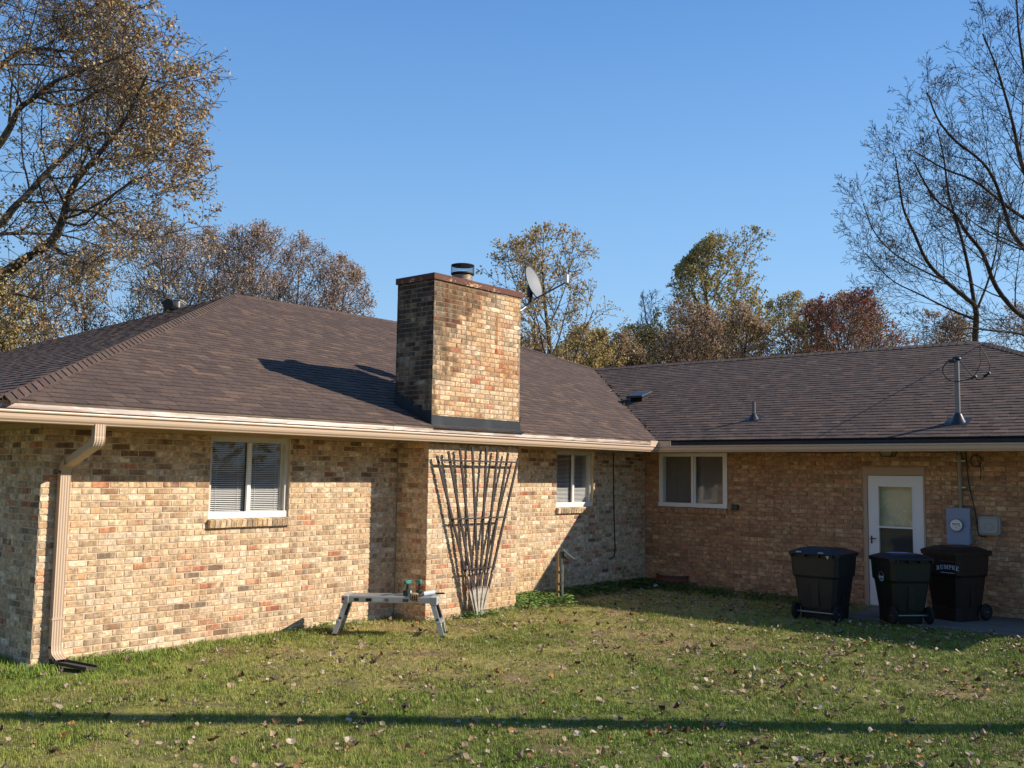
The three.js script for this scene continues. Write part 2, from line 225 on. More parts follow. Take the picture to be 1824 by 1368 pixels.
{
  const side = wallSlab('chimney_rear_side', -0.741, 0.0, 2.3, 4.585, [], 0.03, MAT.mortarChimney, house, [-4.368, 0, -0.126], Math.PI / 2);
  layBricks(side, { u0: -0.741, u1: 0.0, v0: 2.655, v1: 4.585, kind: kindStack, sd: 33, single: 0, front: false });
  const back = wallSlab('chimney_back', 4.374, 6.196, 2.3, 4.585, [], 0.03, MAT.mortarChimney, house, [0, 0, -0.128], Math.PI);
  layBricks(back, { u0: 4.374, u1: 6.196, v0: 2.655, v1: 4.585, kind: kindStack, sd: 34, single: 0, front: false });
  const rustMap = tex(512, 64, (i, j) => { const u = i / 512, v = j / 64, n = fbm(u * 9, v * 3, 3), f = fbm(u * 60, v * 10, 4), bare = smooth(0.54, 0.68, fbm(u * 46, v * 4, 8) * 0.55 + fbm(u * 9, v, 9) * 0.55) * smooth(0.08, 0.2, u) * smooth(0.78, 0.6, u) * smooth(0.75, 0.4, v); const c = [mix(82, 112, n), mix(48, 64, n), mix(37, 46, n)]; return c.map((q, k) => mix(q, [198, 162, 122][k], bare) * (0.82 + 0.36 * f)); });
  const crownMat = std(0xffffff, 0.75, { map: rustMap, metalness: 0.15 }), g = new GB(), x0 = -6.222, x1 = -4.348, z0 = -0.146, z1 = 0.635, y0 = 4.577, y1 = 4.662;
  const P = (x, y, z) => V(x, y, z), c = [[x0, z0], [x0, z1], [x1, z1], [x1, z0]];
  for (let k = 0; k < 4; k++) { const [ax, az] = c[k], [b, bz] = c[(k + 1) % 4]; g.quad(P(ax, y0, az), P(b, y0, bz), P(b, y1, bz), P(ax, y1, az), null, [[0, 0], [1, 0], [1, 1], [0, 1]]); }
  g.quad(P(x0, y1, z1), P(x1, y1, z1), P(x1, y1, z0), P(x0, y1, z0), null, [[0, 0.8], [1, 0.8], [1, 1], [0, 1]]); g.quad(P(x0, y0, z0), P(x1, y0, z0), P(x1, y0, z1), P(x0, y0, z1), null, [[0, 0], [1, 0], [1, 0.1], [0, 0.1]]);
  const crown = mesh('chimney_crown', g.build(), crownMat, house);
  // flue with spark arrestor
  const fx = -5.26, fz = 0.24, pipe = [];
  for (let k = 0; k < 8; k++) { const y = 4.66 + k * 0.02; pipe.push(new THREE.TorusGeometry(0.138, 0.011, 6, 28).rotateX(Math.PI / 2).translate(fx, y + 0.01, fz)); }
  pipe.push(cyl(0.136, 0.136, [fx, 4.64, fz], [fx, 4.83, fz], 28));
  const flue = mesh('flue', join(...pipe), std(hex(176, 160, 138), 0.5, { metalness: 0.5 }), house);
  const black = std(hex(26, 25, 25), 0.6);
  mesh('flue_cap', join(cyl(0.168, 0.172, [fx, 4.962, fz], [fx, 4.974, fz], 32), cyl(0.172, 0.03, [fx, 4.974, fz], [fx, 4.992, fz], 32)), black, flue);
  mesh('flue_collar', join(cyl(0.145, 0.172, [fx, 4.812, fz], [fx, 4.835, fz], 32), cyl(0.172, 0.172, [fx, 4.835, fz], [fx, 4.852, fz], 32)), black, flue);
  const wires = []; for (let k = 0; k < 56; k++) { const a = k / 56 * Math.PI * 2; wires.push(cyl(0.0016, 0.0016, [fx + 0.17 * Math.cos(a), 4.85, fz + 0.17 * Math.sin(a)], [fx + 0.17 * Math.cos(a), 4.965, fz + 0.17 * Math.sin(a)], 3, true)); }
  for (let k = 1; k < 5; k++) wires.push(new THREE.TorusGeometry(0.17, 0.0014, 3, 40).rotateX(Math.PI / 2).translate(fx, 4.85 + k * 0.024, fz).toNonIndexed());
  mesh('spark_screen', join(...wires), std(hex(70, 72, 76), 0.5, { metalness: 0.6 }), flue);
}

// ---------------------------------------------------------------- roof
const S = 0.401, Y0 = 2.55, E = 0.68, KS = Math.hypot(1, S);
const shingleTex = tex(512, 512, (i, j) => { const u = i / 512, v = j / 512, f = hash(i, j, 3), n = tfbm(u, v, 12, 3, 4), g = tfbm(u, v, 90, 8, 2); const m = 0.80 + 0.24 * (n - 0.5) + 0.34 * (f - 0.5) + 0.2 * (g - 0.5); return [238 * m, 238 * m, 238 * m]; }, { repeat: [2.2, 2.2] });
MAT.shingle = std(0xffffff, 0.95, { map: shingleTex, vertexColors: true });
const roof = new THREE.Group(); roof.name = 'roof'; house.add(roof);
const ridgeA = [V(-4.955, 0, -6.115), V(2.565, 0, -6.115)], ridgeB = [V(4.34, 0, -4.34), V(4.34, 0, 4.73)];
for (const p of ridgeA) p.y = Y0 + S * 6.795; for (const p of ridgeB) p.y = Y0 + S * 5.02;
{
  // deck, closed below by the soffit
  const g = new GB(), col = [0.075, 0.056, 0.049], d = -0.012, e = (x, z) => V(x, Y0 + d, z), R = p => V(p.x, p.y + d, p.z);
  const SW = e(-11.75, E), NW = e(-11.75, -12.91), IN = e(-0.68, E), SB = e(-0.68, 9.75), SE = e(9.36, 9.75), NE = e(9.36, -12.91), [A0, A1] = ridgeA.map(R), [B0, B1] = ridgeB.map(R);
  const poly = (...p) => { for (let k = 1; k < p.length - 1; k++) g.tri(p[0], p[k], p[k + 1], col); };
  poly(SW, IN, B0, A1, A0); poly(IN, SB, B1, B0); poly(SW, A0, NW); poly(NW, A0, A1, NE); poly(NE, A1, B0, B1, SE); poly(SB, SE, B1);
  mesh('roof_deck', g.build(true), MAT.shingle, roof);
}
const TONES = [[0.186, 0.118, 0.086], [0.176, 0.111, 0.081], [0.200, 0.127, 0.092], [0.165, 0.104, 0.077], [0.214, 0.136, 0.097], [0.155, 0.098, 0.073], [0.270, 0.166, 0.108]];
function shingles(O, U, W, umin, umax, wmax, single, sd, gain = 1) {
  seed = sd; const N = V().crossVectors(U, V(W.x, S, W.z)).normalize(); if (N.y < 0) N.negate();
  const P = (u, w, h) => V(O.x + U.x * u + W.x * w + N.x * h, O.y + S * w + N.y * h, O.z + U.z * u + W.z * w + N.z * h);
  const expo = 0.132, list = [];
  for (let r = 0; r * expo < wmax - 0.02; r++) {
    const w0 = r * expo, w1 = Math.min(wmax, w0 + expo + 0.012); let u = umin(w0) - rr(0, 0.3), lvl = 0;
    while (u < Math.max(umax(w0), umax(w1))) {
      const wd = pick([0.12, 0.16, 0.19, 0.24, 0.3]), un = u + wd; lvl = 1 - lvl;
      const a0 = clamp(u, umin(w0), umax(w0)), a1 = clamp(u, umin(w1), umax(w1)), b0 = clamp(un - 0.002, umin(w0), umax(w0)), b1 = clamp(un - 0.002, umin(w1), umax(w1)); u = un;
      if (b0 - a0 < 0.008 && b1 - a1 < 0.008) continue;
      const h = (lvl ? 0.0120 : 0.0090) + rr(-0.0008, 0.0008), tone = rnd() < 0.12 ? TONES[6] : TONES[Math.floor(rnd() * 6)], f = rr(0.90, 1.10) * gain, t = tone.map(q => q * f);
      const jit = rr(-0.004, 0.004), q = [P(a0, w0 + jit, h), P(b0, w0 + jit, h), P(b1, w1, 0.002), P(a1, w1, 0.002)], lo = [P(a0, w0 + jit, -0.002), P(b0, w0 + jit, -0.002)], c = q[0].clone().add(q[2]).multiplyScalar(0.5);
      list.push({ q, lo, t, size: shows([c.x, c.y, c.z], b0 - a0, expo), top: [P(b1, w1, -0.002), P(a1, w1, -0.002)], uv: [[a0, w0], [b0, w0], [b1, w1], [a1, w1]].map(k => [k[0] + r * 0.37, k[1]]) });
    }
  }
  list.sort((a, b) => b.size - a.size);
  const add = (g, k) => { g.quad(k.q[0], k.q[1], k.q[2], k.q[3], k.t, k.uv); g.quad(k.lo[0], k.lo[1], k.q[1], k.q[0], k.t.map(x => x * 0.8), [k.uv[0], k.uv[1], k.uv[1], k.uv[0]]); g.quad(k.lo[1], k.top[0], k.q[2], k.q[1], k.t, [k.uv[1], k.uv[2], k.uv[2], k.uv[1]]); g.quad(k.top[1], k.lo[0], k.q[0], k.q[3], k.t, [k.uv[3], k.uv[0], k.uv[0], k.uv[3]]); };
  const rest = new GB();
  list.forEach((k, i) => { if (i < single && k.size > 0) { const g = new GB(); add(g, k); mesh('shingle', g.build(true), MAT.shingle, roof); } else add(rest, k); });
  const m = mesh('shingle_field', rest.build(true), MAT.shingle, roof); m.userData.kind = 'stuff';
}
shingles(V(0, Y0, E), V(1, 0, 0), V(0, 0, -1), w => -11.75 + w, w => w < 5.02 ? -0.68 + w : 4.34 - (w - 5.02), 6.795, 210, 41);
shingles(V(-0.68, Y0, 0), V(0, 0, 1), V(1, 0, 0), w => 0.68 - w, w => 9.75 - w, 5.02, 60, 42);
shingles(V(-11.75, Y0, 0), V(0, 0, 1), V(1, 0, 0), w => -12.91 + w, w => 0.68 - w, 6.795, 30, 43);
// hip and ridge caps, one by one, lower end lapped over the next
function caps(p, q, sideA, sideB, sd) {
  seed = sd; const d = V().subVectors(q, p), L = d.length(), n = Math.floor(L / 0.15); d.normalize(); const a = sideA.clone().normalize(), b = sideB.clone().normalize(), up = V(0, 1, 0), w = 0.165;
  for (let k = 0; k < n; k++) {
    const s = p.clone().addScaledVector(d, k * 0.15), e = p.clone().addScaledVector(d, Math.min(L, k * 0.15 + 0.21)), t = pick(TONES.slice(0, 5)).map(x => x * rr(0.95, 1.12)), g = new GB();
    const f = (o, side, m, h) => o.clone().addScaledVector(side, m).addScaledVector(up, h);
    const s0 = f(s, a, 0, 0.034), sa = f(s, a, w, 0.024), sb = f(s, b, w, 0.024), e0 = f(e, a, 0, 0.018), ea = f(e, a, w * 0.97, 0.008), eb = f(e, b, w * 0.97, 0.008), dn = x => x.clone().addScaledVector(up, -0.02);
    const uv = [[k, 0], [k, 0.14], [k + 0.2, 0.14], [k + 0.2, 0]];
    g.quad(s0, sa, ea, e0, t, uv); g.quad(sb, s0, e0, eb, t, uv); g.quad(dn(s0), dn(sa), sa, s0, t); g.quad(dn(sb), dn(s0), s0, sb, t); g.quad(dn(sa), dn(ea), ea, sa, t); g.quad(dn(eb), dn(sb), sb, eb, t);
    mesh('ridge_cap', g.build(true), MAT.shingle, roof);
  }
}
const sA = V(0, -S, 1), sB = V(-1, -S, 0), sN = V(0, -S, -1), sE = V(1, -S, 0);
caps(V(-11.73, Y0 + 0.01, E - 0.02), ridgeA[0], sB, sA, 51);
caps(ridgeA[1], ridgeA[0], sN, sA, 52);
caps(ridgeB[0], ridgeA[1], sA, sE, 53);
caps(ridgeB[0], ridgeB[1], sE, sB, 54);
caps(V(-0.66, Y0 + 0.01, 9.73), ridgeB[1], V(0, -S, 1), sB, 55);

// ---------------------------------------------------------------- eaves: fascia, soffit, frieze, drip edge, gutter, downspout
const beige = std(hex(200, 174, 147), 0.42), beigeDull = std(hex(196, 168, 136), 0.7);
function sweep(profile, path) {           // profile: [outward, y]; path: plan points, outward to the left of travel in (x, z)
  const g = new GB(), nrm = [], n = path.length;
  for (let k = 0; k < n - 1; k++) { const dx = path[k + 1][0] - path[k][0], dz = path[k + 1][1] - path[k][1], l = Math.hypot(dx, dz); nrm.push([-dz / l, dx / l]); }
  const P = (k, [d, y]) => { const a = nrm[Math.max(0, k - 1)], b = nrm[Math.min(n - 2, k)], c = 1 + a[0] * b[0] + a[1] * b[1]; return V(path[k][0] + d * (a[0] + b[0]) / c, y, path[k][1] + d * (a[1] + b[1]) / c); };
  for (let k = 0; k < n - 1; k++) for (let i = 0; i < profile.length - 1; i++) { const l0 = path[k][0] + path[k][1], l1 = path[k + 1][0] + path[k + 1][1]; g.quad(P(k, profile[i]), P(k + 1, profile[i]), P(k + 1, profile[i + 1]), P(k, profile[i + 1]), null, [[l0, i / 4], [l1, i / 4], [l1, (i + 1) / 4], [l0, (i + 1) / 4]]); }
  return g.build();
}
const FA = 0.673, pathAll = [[-11.743, -12.9], [-11.743, FA], [-FA, FA], [-FA, 9.743]];
mesh('gutter', sweep([[0.003, 2.452], [0.003, 2.345], [0.078, 2.342], [0.086, 2.349], [0.089, 2.359], [0.094, 2.364], [0.104, 2.376], [0.110, 2.396], [0.111, 2.425], [0.116, 2.430], [0.127, 2.434], [0.130, 2.444], [0.127, 2.455], [0.114, 2.455], [0.113, 2.448], [0.106, 2.425], [0.104, 2.398], [0.098, 2.38], [0.084, 2.366], [0.077, 2.349], [0.008, 2.351], [0.008, 2.452], [0.003, 2.452]], pathAll), beige, house);
mesh('fascia', sweep([[-0.02, 2.385], [0, 2.385], [0, 2.535], [-0.02, 2.535]], pathAll), beigeDull, house);
const flakeMap = tex(1024, 64, (i, j) => { const u = i / 1024, v = j / 64, a = fbm(u * 90, v * 2.4, 3, 4), b = fbm(u * 14, v * 1.2, 6, 3), l = fbm(u * 24, v * 7, 13, 3); const worn = smooth(0.5, 0.64, a * 0.55 + b * 0.5), brown = smooth(0.56, 0.66, l); let c = [182, 170, 156].map((q, k) => mix(q, [146, 136, 126][k], worn)); c = c.map((q, k) => mix(q, [122, 92, 74][k], brown * 0.6)); return c.map(q => q * (0.92 + 0.16 * fbm(u * 300, v * 10, 9))); }, { repeat: [0.07, 1] });
{ // drip edge strips, lapped in lengths
  const dripMat = std(0xffffff, 0.5, { map: flakeMap, metalness: 0.25 }), xs = [-11.76, -10.0, -6.95, -3.9, -0.70];
  for (let k = 0; k < 4; k++) { const g = new GB(), a = xs[k], b = xs[k + 1] + (k < 3 ? 0.05 : 0), o = k % 2 ? 0.0 : 0.003, q = (x, y, z) => V(x, y, z + o); g.quad(q(a, 2.478, FA + 0.012), q(b, 2.478, FA + 0.012), q(b, 2.52, FA + 0.006), q(a, 2.52, FA + 0.006), null, [[a, 0.02], [b, 0.02], [b, 0.6], [a, 0.6]]); g.quad(q(a, 2.52, FA + 0.006), q(b, 2.52, FA + 0.006), q(b, 2.545, FA + 0.022), q(a, 2.545, FA + 0.022), null, [[a, 0.6], [b, 0.6], [b, 0.98], [a, 0.98]]); g.quad(q(a, 2.478, FA + 0.012), q(a, 2.472, FA + 0.02), q(b, 2.472, FA + 0.02), q(b, 2.478, FA + 0.012), null, [[a, 0], [a, 0.02], [b, 0.02], [b, 0]]); mesh('drip_edge', g.build(), dripMat, house); }
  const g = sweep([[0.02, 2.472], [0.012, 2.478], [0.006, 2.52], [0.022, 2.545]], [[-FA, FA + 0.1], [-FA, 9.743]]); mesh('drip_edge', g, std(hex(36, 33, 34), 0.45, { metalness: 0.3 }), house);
  mesh('drip_edge', sweep([[0.02, 2.472], [0.012, 2.478], [0.006, 2.52], [0.022, 2.545]], [[-11.743, -12.9], [-11.743, FA]]), dripMat, house);
}
{ // soffit and frieze
  const g = new GB(), y = 2.392; const r = (x0, x1, z0, z1) => g.quad(V(x0, y, z0), V(x1, y, z0), V(x1, y, z1), V(x0, y, z1));
  r(-11.743, -FA, -0.1, FA); r(-FA, 0.1, -0.1, 9.743); r(-11.743, -10.97, -12.9, -0.1); r(0.1, 9.3, 8.9, 9.743); r(8.7, 9.3, -12.9, 8.9); r(-10.97, 8.7, -12.9, -12.0);
  mesh('soffit', g.build(), beigeDull, house);
  const fr = []; const f = (a, b, y0 = 2.33) => fr.push(bx(b - a, 2.391 - y0, 0.02, (a + b) / 2, (2.391 + y0) / 2, 0.012)); f(-11.08, -6.262); f(-4.362, -0.022);
  mesh('frieze_board', join(...fr), beigeDull, house);
  mesh('frieze_board', bx(1.9, 0.03, 0.02, -5.312, 2.376, ZF + 0.012), beigeDull, house);
  mesh('frieze_board', bx(0.02, 0.061, 12.0, -11.082, 2.3605, -6.0), beigeDull, house);
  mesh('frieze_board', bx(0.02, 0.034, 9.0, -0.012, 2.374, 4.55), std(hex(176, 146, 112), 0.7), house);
}
mesh('ceiling', join(bx(20.0, 0.02, 11.9, -1.15, 2.425, -6.15), bx(8.5, 0.02, 8.9, 4.45, 2.425, 4.35)), std(hex(220, 214, 204), 0.9), house);
mesh('fascia', join(bx(21.2, 0.15, 0.02, -1.2, 2.46, -12.9), bx(0.02, 0.15, 22.6, 9.34, 2.46, -1.6), bx(10.0, 0.15, 0.02, 4.33, 2.46, 9.74)), beigeDull, house);
mesh('splash_guard', join(bx(0.24, 0.085, 0.004, -0.925, 2.497, 0.792), bx(0.004, 0.085, 0.24, -0.792, 2.497, 0.92)), beige, house);
{ // downspout: outlet, two elbows, ribbed pipe, kick-out
  const ds = new THREE.Group(); ds.name = 'downspout'; house.add(ds);
  const w = 0.105, t = 0.072, X = -10.86, prof = []; const half = [[-0.5, -0.5], [0.5, -0.5], [0.5, 0.5]];
  for (let k = 0; k <= 20; k++) prof.push([-w / 2 + w * k / 20, t / 2 + (k % 5 === 0 || k === 20 ? 0 : k % 5 === 2 || k % 5 === 3 ? -0.0045 : -0.001)]); prof.push([w / 2, -t / 2], [-w / 2, -t / 2], [-w / 2, t / 2]);
  function run(pts) { const g = new GB(), fr = pts.map((p, k) => { const a = pts[Math.max(0, k - 1)], b = pts[Math.min(pts.length - 1, k + 1)], d = V(0, b[0] - a[0], b[1] - a[1]).normalize(), n = V(0, d.z, -d.y); return { p: V(X, p[0], p[1]), n: n.z < 0 ? n.negate() : n }; }); for (let k = 0; k < fr.length - 1; k++) for (let i = 0; i < prof.length - 1; i++) { const q = (f, [x, o]) => f.p.clone().add(V(x, 0, 0)).addScaledVector(f.n, o); g.quad(q(fr[k + 1], prof[i]), q(fr[k + 1], prof[i + 1]), q(fr[k], prof[i + 1]), q(fr[k], prof[i])); } return g.build(); }
  const arc = (cy, cz, r, a0, a1, n) => Array.from({ length: n + 1 }, (_, k) => { const a = mix(a0, a1, k / n); return [cy + r * Math.sin(a), cz + r * Math.cos(a)]; });
  mesh('outlet', run([[2.36, 0.735], [2.27, 0.735], ...arc(2.22, 0.665, 0.07, 0.25, -0.95, 6)]), beige, ds);
  mesh('elbow_pipe', run([[2.171, 0.70], [1.985, 0.155]]), beige, ds);
  mesh('elbow', run([[2.0, 0.17], [1.965, 0.10], [1.93, 0.07], [1.88, 0.056]]), beige, ds);
  mesh('pipe', run([[1.90, 0.056], [0.13, 0.056]]), beige, ds);
  mesh('kick_out', run([[0.15, 0.058], [0.09, 0.066], [0.045, 0.10], [0.005, 0.20]]), beige, ds);
  mesh('strap', join(bx(0.125, 0.02, 0.082, X, 0.42, 0.055)), beige, ds);
}

// ---------------------------------------------------------------- windows and door (parts of the house)
const white = std(hex(236, 232, 224), 0.5), whiteDull = std(hex(206, 200, 188), 0.6), slatMat = std(hex(214, 214, 210), 0.6);
const glass = new THREE.MeshPhysicalMaterial({ color: 0xffffff, roughness: 0.02, transmission: 1, thickness: 0, ior: 1.5 });
const slatShape = (() => { const g = new GB(), p = []; for (let k = 0; k <= 4; k++) { const t = k / 4 - 0.5; p.push([t * 0.0235, 0.0022 * (1 - 4 * t * t)]); } const a = 0.46, q = (x, [d, h]) => V(x, d * Math.sin(a) + h * Math.cos(a), -d * Math.cos(a) + h * Math.sin(a)); for (let k = 0; k < 4; k++) g.quad(q(-0.5, p[k]), q(0.5, p[k]), q(0.5, p[k + 1]), q(-0.5, p[k + 1])); return g.build(); })();
// local frame of the wall: x along, y up, z out. W = [u0, u1, v0, v1]
function makeWindow(W, pos, turn, { slats = true, drop = 1, jamb = 0.045, sillBricks = true, sillMat = MAT.brickA, A = ATLAS_A, proud = 0, curtain, beigeTop = true, sd = 1 }) {
  seed = sd; const [u0, u1, v0, v1] = W, g = new THREE.Group(); g.name = 'window'; g.position.set(...pos); g.rotation.y = turn; house.add(g);
  const zf = -0.045 + proud, zb = -0.12, w = u1 - u0, h = v1 - v0, cx = (u0 + u1) / 2, b = 0.075, top = 0.06, d = zf - zb, mz = (zf + zb) / 2;
  mesh('frame', join(bx(jamb, h, d, u0 + jamb / 2, v0 + h / 2, mz), bx(jamb, h, d, u1 - jamb / 2, v0 + h / 2, mz), bx(w - 2 * jamb, top, d, cx, v1 - top / 2, mz)), beigeTop ? whiteDull : white, g);
  mesh('bottom_rail', join(bx(w + 0.012, b, d + 0.014, cx, v0 + b / 2 + 0.002, mz + 0.009, 0.004), ...[-0.42, 0.02, 0.43].map(t => bx(0.05, 0.012, 0.004, cx + t * w, v0 + 0.03, zf + 0.017))), white, g);
  mesh('mullion', join(bx(0.05, h - b - top, 0.035, cx, v0 + b + (h - b - top) / 2, zf - 0.022, 0.004), bx(0.025, h - b - top, 0.03, cx + 0.037, v0 + b + (h - b - top) / 2, zf - 0.05)), white, g);
  mesh('sash', bx(0.035, h - b - top, 0.025, u1 - jamb - 0.0185, v0 + b + (h - b - top) / 2, zf - 0.06), whiteDull, g);
  const hw = (w - 2 * jamb) / 2 - 0.02, y0 = v0 + b, hh = h - b - top;
  for (const s of [-1, 1]) {
    const px = cx + s * (hw / 2 + 0.02), pz = zf - (s < 0 ? 0.038 : 0.058);
    const pane = mesh('pane', new THREE.PlaneGeometry(hw + 0.01, hh), glass, g); pane.position.set(px, y0 + hh / 2, pz);
    if (slats) { const n = Math.floor(hh * drop / 0.0222); for (let k = 0; k < n; k++) { const m = mesh('slat', slatShape, slatMat, g); m.scale.set(hw - 0.012, 1, 1); m.position.set(px, y0 + hh - 0.014 - k * 0.0222, zb + 0.005); m.rotation.set(rr(-0.03, 0.03), 0, rr(-0.002, 0.002)); } mesh('ladder_cord', join(bx(0.0025, hh, 0.0025, px - hw * 0.3, y0 + hh / 2, zb + 0.018), bx(0.0025, hh, 0.0025, px + hw * 0.3, y0 + hh / 2, zb + 0.018)), slatMat, g); }
  }
  if (curtain) mesh('curtain', bx(w - 2 * jamb, hh, 0.01, cx, y0 + hh / 2, zb - 0.02), curtain, g);
  mesh('jamb_lining', join(bx(0.02, h, 0.12, u0 - 0.006, v0 + h / 2, -0.19), bx(0.02, h, 0.12, u1 + 0.006, v0 + h / 2, -0.19)), whiteDull, g);
  if (sillBricks) { const n = Math.round((w + 0.02) / 0.0705), st = (w + 0.02) / n; for (let k = 0; k < n; k++) { const kd = pick(A === ATLAS_A ? ['tan', 'tan', 'grey', 'grey', 'cream', 'dusty'] : ['rose', 'brown', 'dark']); const [c0, cn] = A.cells[kd]; const gg = brickGeo(Math.round((st - 0.009) * 1000) / 1000, 0.092, c0 + (k % cn), A, false, 0.12); const m = mesh('sill_brick', gg, sillMat, g); m.position.set(u0 - 0.01 + (k + 0.5) * st, v0 - 0.056, 0.05); m.rotation.x = 0.16; } mesh('sill_mortar', bx(w + 0.014, 0.088, 0.075, cx, v0 - 0.052, 0.006, 0, [0.16, 0, 0]), A === ATLAS_A ? MAT.mortarA : MAT.mortarB, g); }
  return g;
}
makeWindow(WIN1, [0, 0, 0], 0, { sd: 61 });
makeWindow(WIN2, [0, 0, 0], 0, { sd: 62 });
makeWindow(WINB, [0, 0, 0], QT, { sd: 63, slats: false, jamb: 0.075, proud: 0.055, sillMat: MAT.brickB, A: ATLAS_B, curtain: std(hex(112, 106, 100), 0.9), beigeTop: false });
{ // door: white storm door with two lights, beige head and side trims
  const g = new THREE.Group(); g.name = 'door'; g.rotation.y = QT; house.add(g);
  const tr = std(hex(186, 156, 128), 0.7), u0 = 4.10, u1 = 5.05, a = 4.165, b = 5.02, y1 = 1.985, y0 = -0.03;
  mesh('trim', join(bx(0.95, 0.105, 0.05, 4.575, 2.047, -0.02), bx(0.99, 0.018, 0.07, 4.575, 2.108, -0.008), bx(0.062, 2.05, 0.05, u0 + 0.032, 0.968, -0.02), bx(0.028, 2.05, 0.05, u1 - 0.015, 0.968, -0.02)), tr, g);
  const fw = 0.145, z = -0.03, t = 0.035, cx = (a + b) / 2, w = b - a;
  mesh('door_frame', join(bx(fw, y1 - y0, t, a + fw / 2 + 0.003, (y0 + y1) / 2, z), bx(fw, y1 - y0, t, b - fw / 2 - 0.003, (y0 + y1) / 2, z), bx(w - 2 * fw - 0.006, 0.15, t, cx, y1 - 0.075, z), bx(w - 2 * fw - 0.006, 0.5, t, cx, y0 + 0.25, z)), white, g);
  const li = a + fw + 0.003, ri = b - fw - 0.003, lw = ri - li, top = y1 - 0.15, mid = 1.185, low = y0 + 0.5;
  mesh('bead', join(bx(0.022, top - low, 0.05, li + 0.011, (top + low) / 2, z), bx(0.022, top - low, 0.05, ri - 0.011, (top + low) / 2, z), bx(lw - 0.044, 0.022, 0.05, cx, top - 0.011, z), bx(lw - 0.044, 0.026, 0.05, cx, mid, z), bx(lw - 0.044, 0.022, 0.05, cx, low + 0.011, z)), white, g);
  const p1 = mesh('pane', new THREE.PlaneGeometry(lw - 0.03, top - mid), glass, g); p1.position.set(cx, (top + mid) / 2, z + 0.004);
  const p2 = mesh('pane', new THREE.PlaneGeometry(lw - 0.03, mid - low), glass, g); p2.position.set(cx, (mid + low) / 2, z - 0.008);
  const screen = mesh('screen', new THREE.PlaneGeometry(lw - 0.03, mid - low), std(hex(66, 62, 56), 0.9), g); screen.position.set(cx, (mid + low) / 2, z - 0.03);
  const inner = mesh('inner_door', bx(0.86, 2.0, 0.04, cx, 0.97, z - 0.13), std(0xffffff, 0.6, { map: tex(256, 512, (i, j) => { const u = i / 256, v = j / 512, n = fbm(u * 4 + 2 * fbm(u * 3, v * 5, 2), v * 9 + 2 * fbm(u * 4, v * 4, 9), 6, 4), l = 1 - smooth(0, 0.03, Math.abs(n - 0.5)); return [188 + 50 * n + 20 * l, 178 + 48 * n + 18 * l, 140 + 40 * n + 8 * l]; }) }), g);
  mesh('handle', join(bx(0.018, 0.12, 0.014, a + 0.05, 0.98, z + 0.025), cyl(0.008, 0.008, [a + 0.05, 1.0, z + 0.02], [a + 0.05, 1.0, z + 0.06], 8), bx(0.09, 0.016, 0.014, a + 0.085, 1.0, z + 0.06)), std(hex(60, 58, 56), 0.4, { metalness: 0.6 }), g);
  mesh('threshold', bx(0.95, 0.06, 0.2, 4.575, -0.062, -0.05), std(hex(150, 146, 138), 0.6), g);
}
// black flashing skirt round the stack, following the roof slope at the side
{
  const g = new GB(), x0 = -6.212, x1 = -4.358, z1 = 0.625, yr = z => Y0 + S * (E - z), q = V, top = 2.708;
  const lead = tex(256, 64, (i, j) => { const n = fbm(i / 40, j / 16, 2, 4); return [40 + 26 * n, 44 + 26 * n, 46 + 26 * n]; });
  g.quad(q(x0, yr(z1) - 0.01, z1), q(x1, yr(z1) - 0.01, z1), q(x1, top, z1), q(x0, top, z1)); g.quad(q(x0, yr(0.75) + 0.012, 0.72), q(x1, yr(0.75) + 0.012, 0.72), q(x1, yr(z1) + 0.016, z1), q(x0, yr(z1) + 0.016, z1));
  for (const x of [x0, x1]) for (let k = 0; k < 4; k++) { const a = z1 - k * 0.187, b = a - 0.187; g.quad(q(x, yr(a) - 0.01, a), q(x, yr(b) - 0.01, b), q(x, yr(b) + 0.13, b), q(x, yr(b) + 0.13, a)); }
  mesh('flashing', g.build(), std(0xffffff, 0.45, { map: lead, metalness: 0.35, side: THREE.DoubleSide }), house);
}

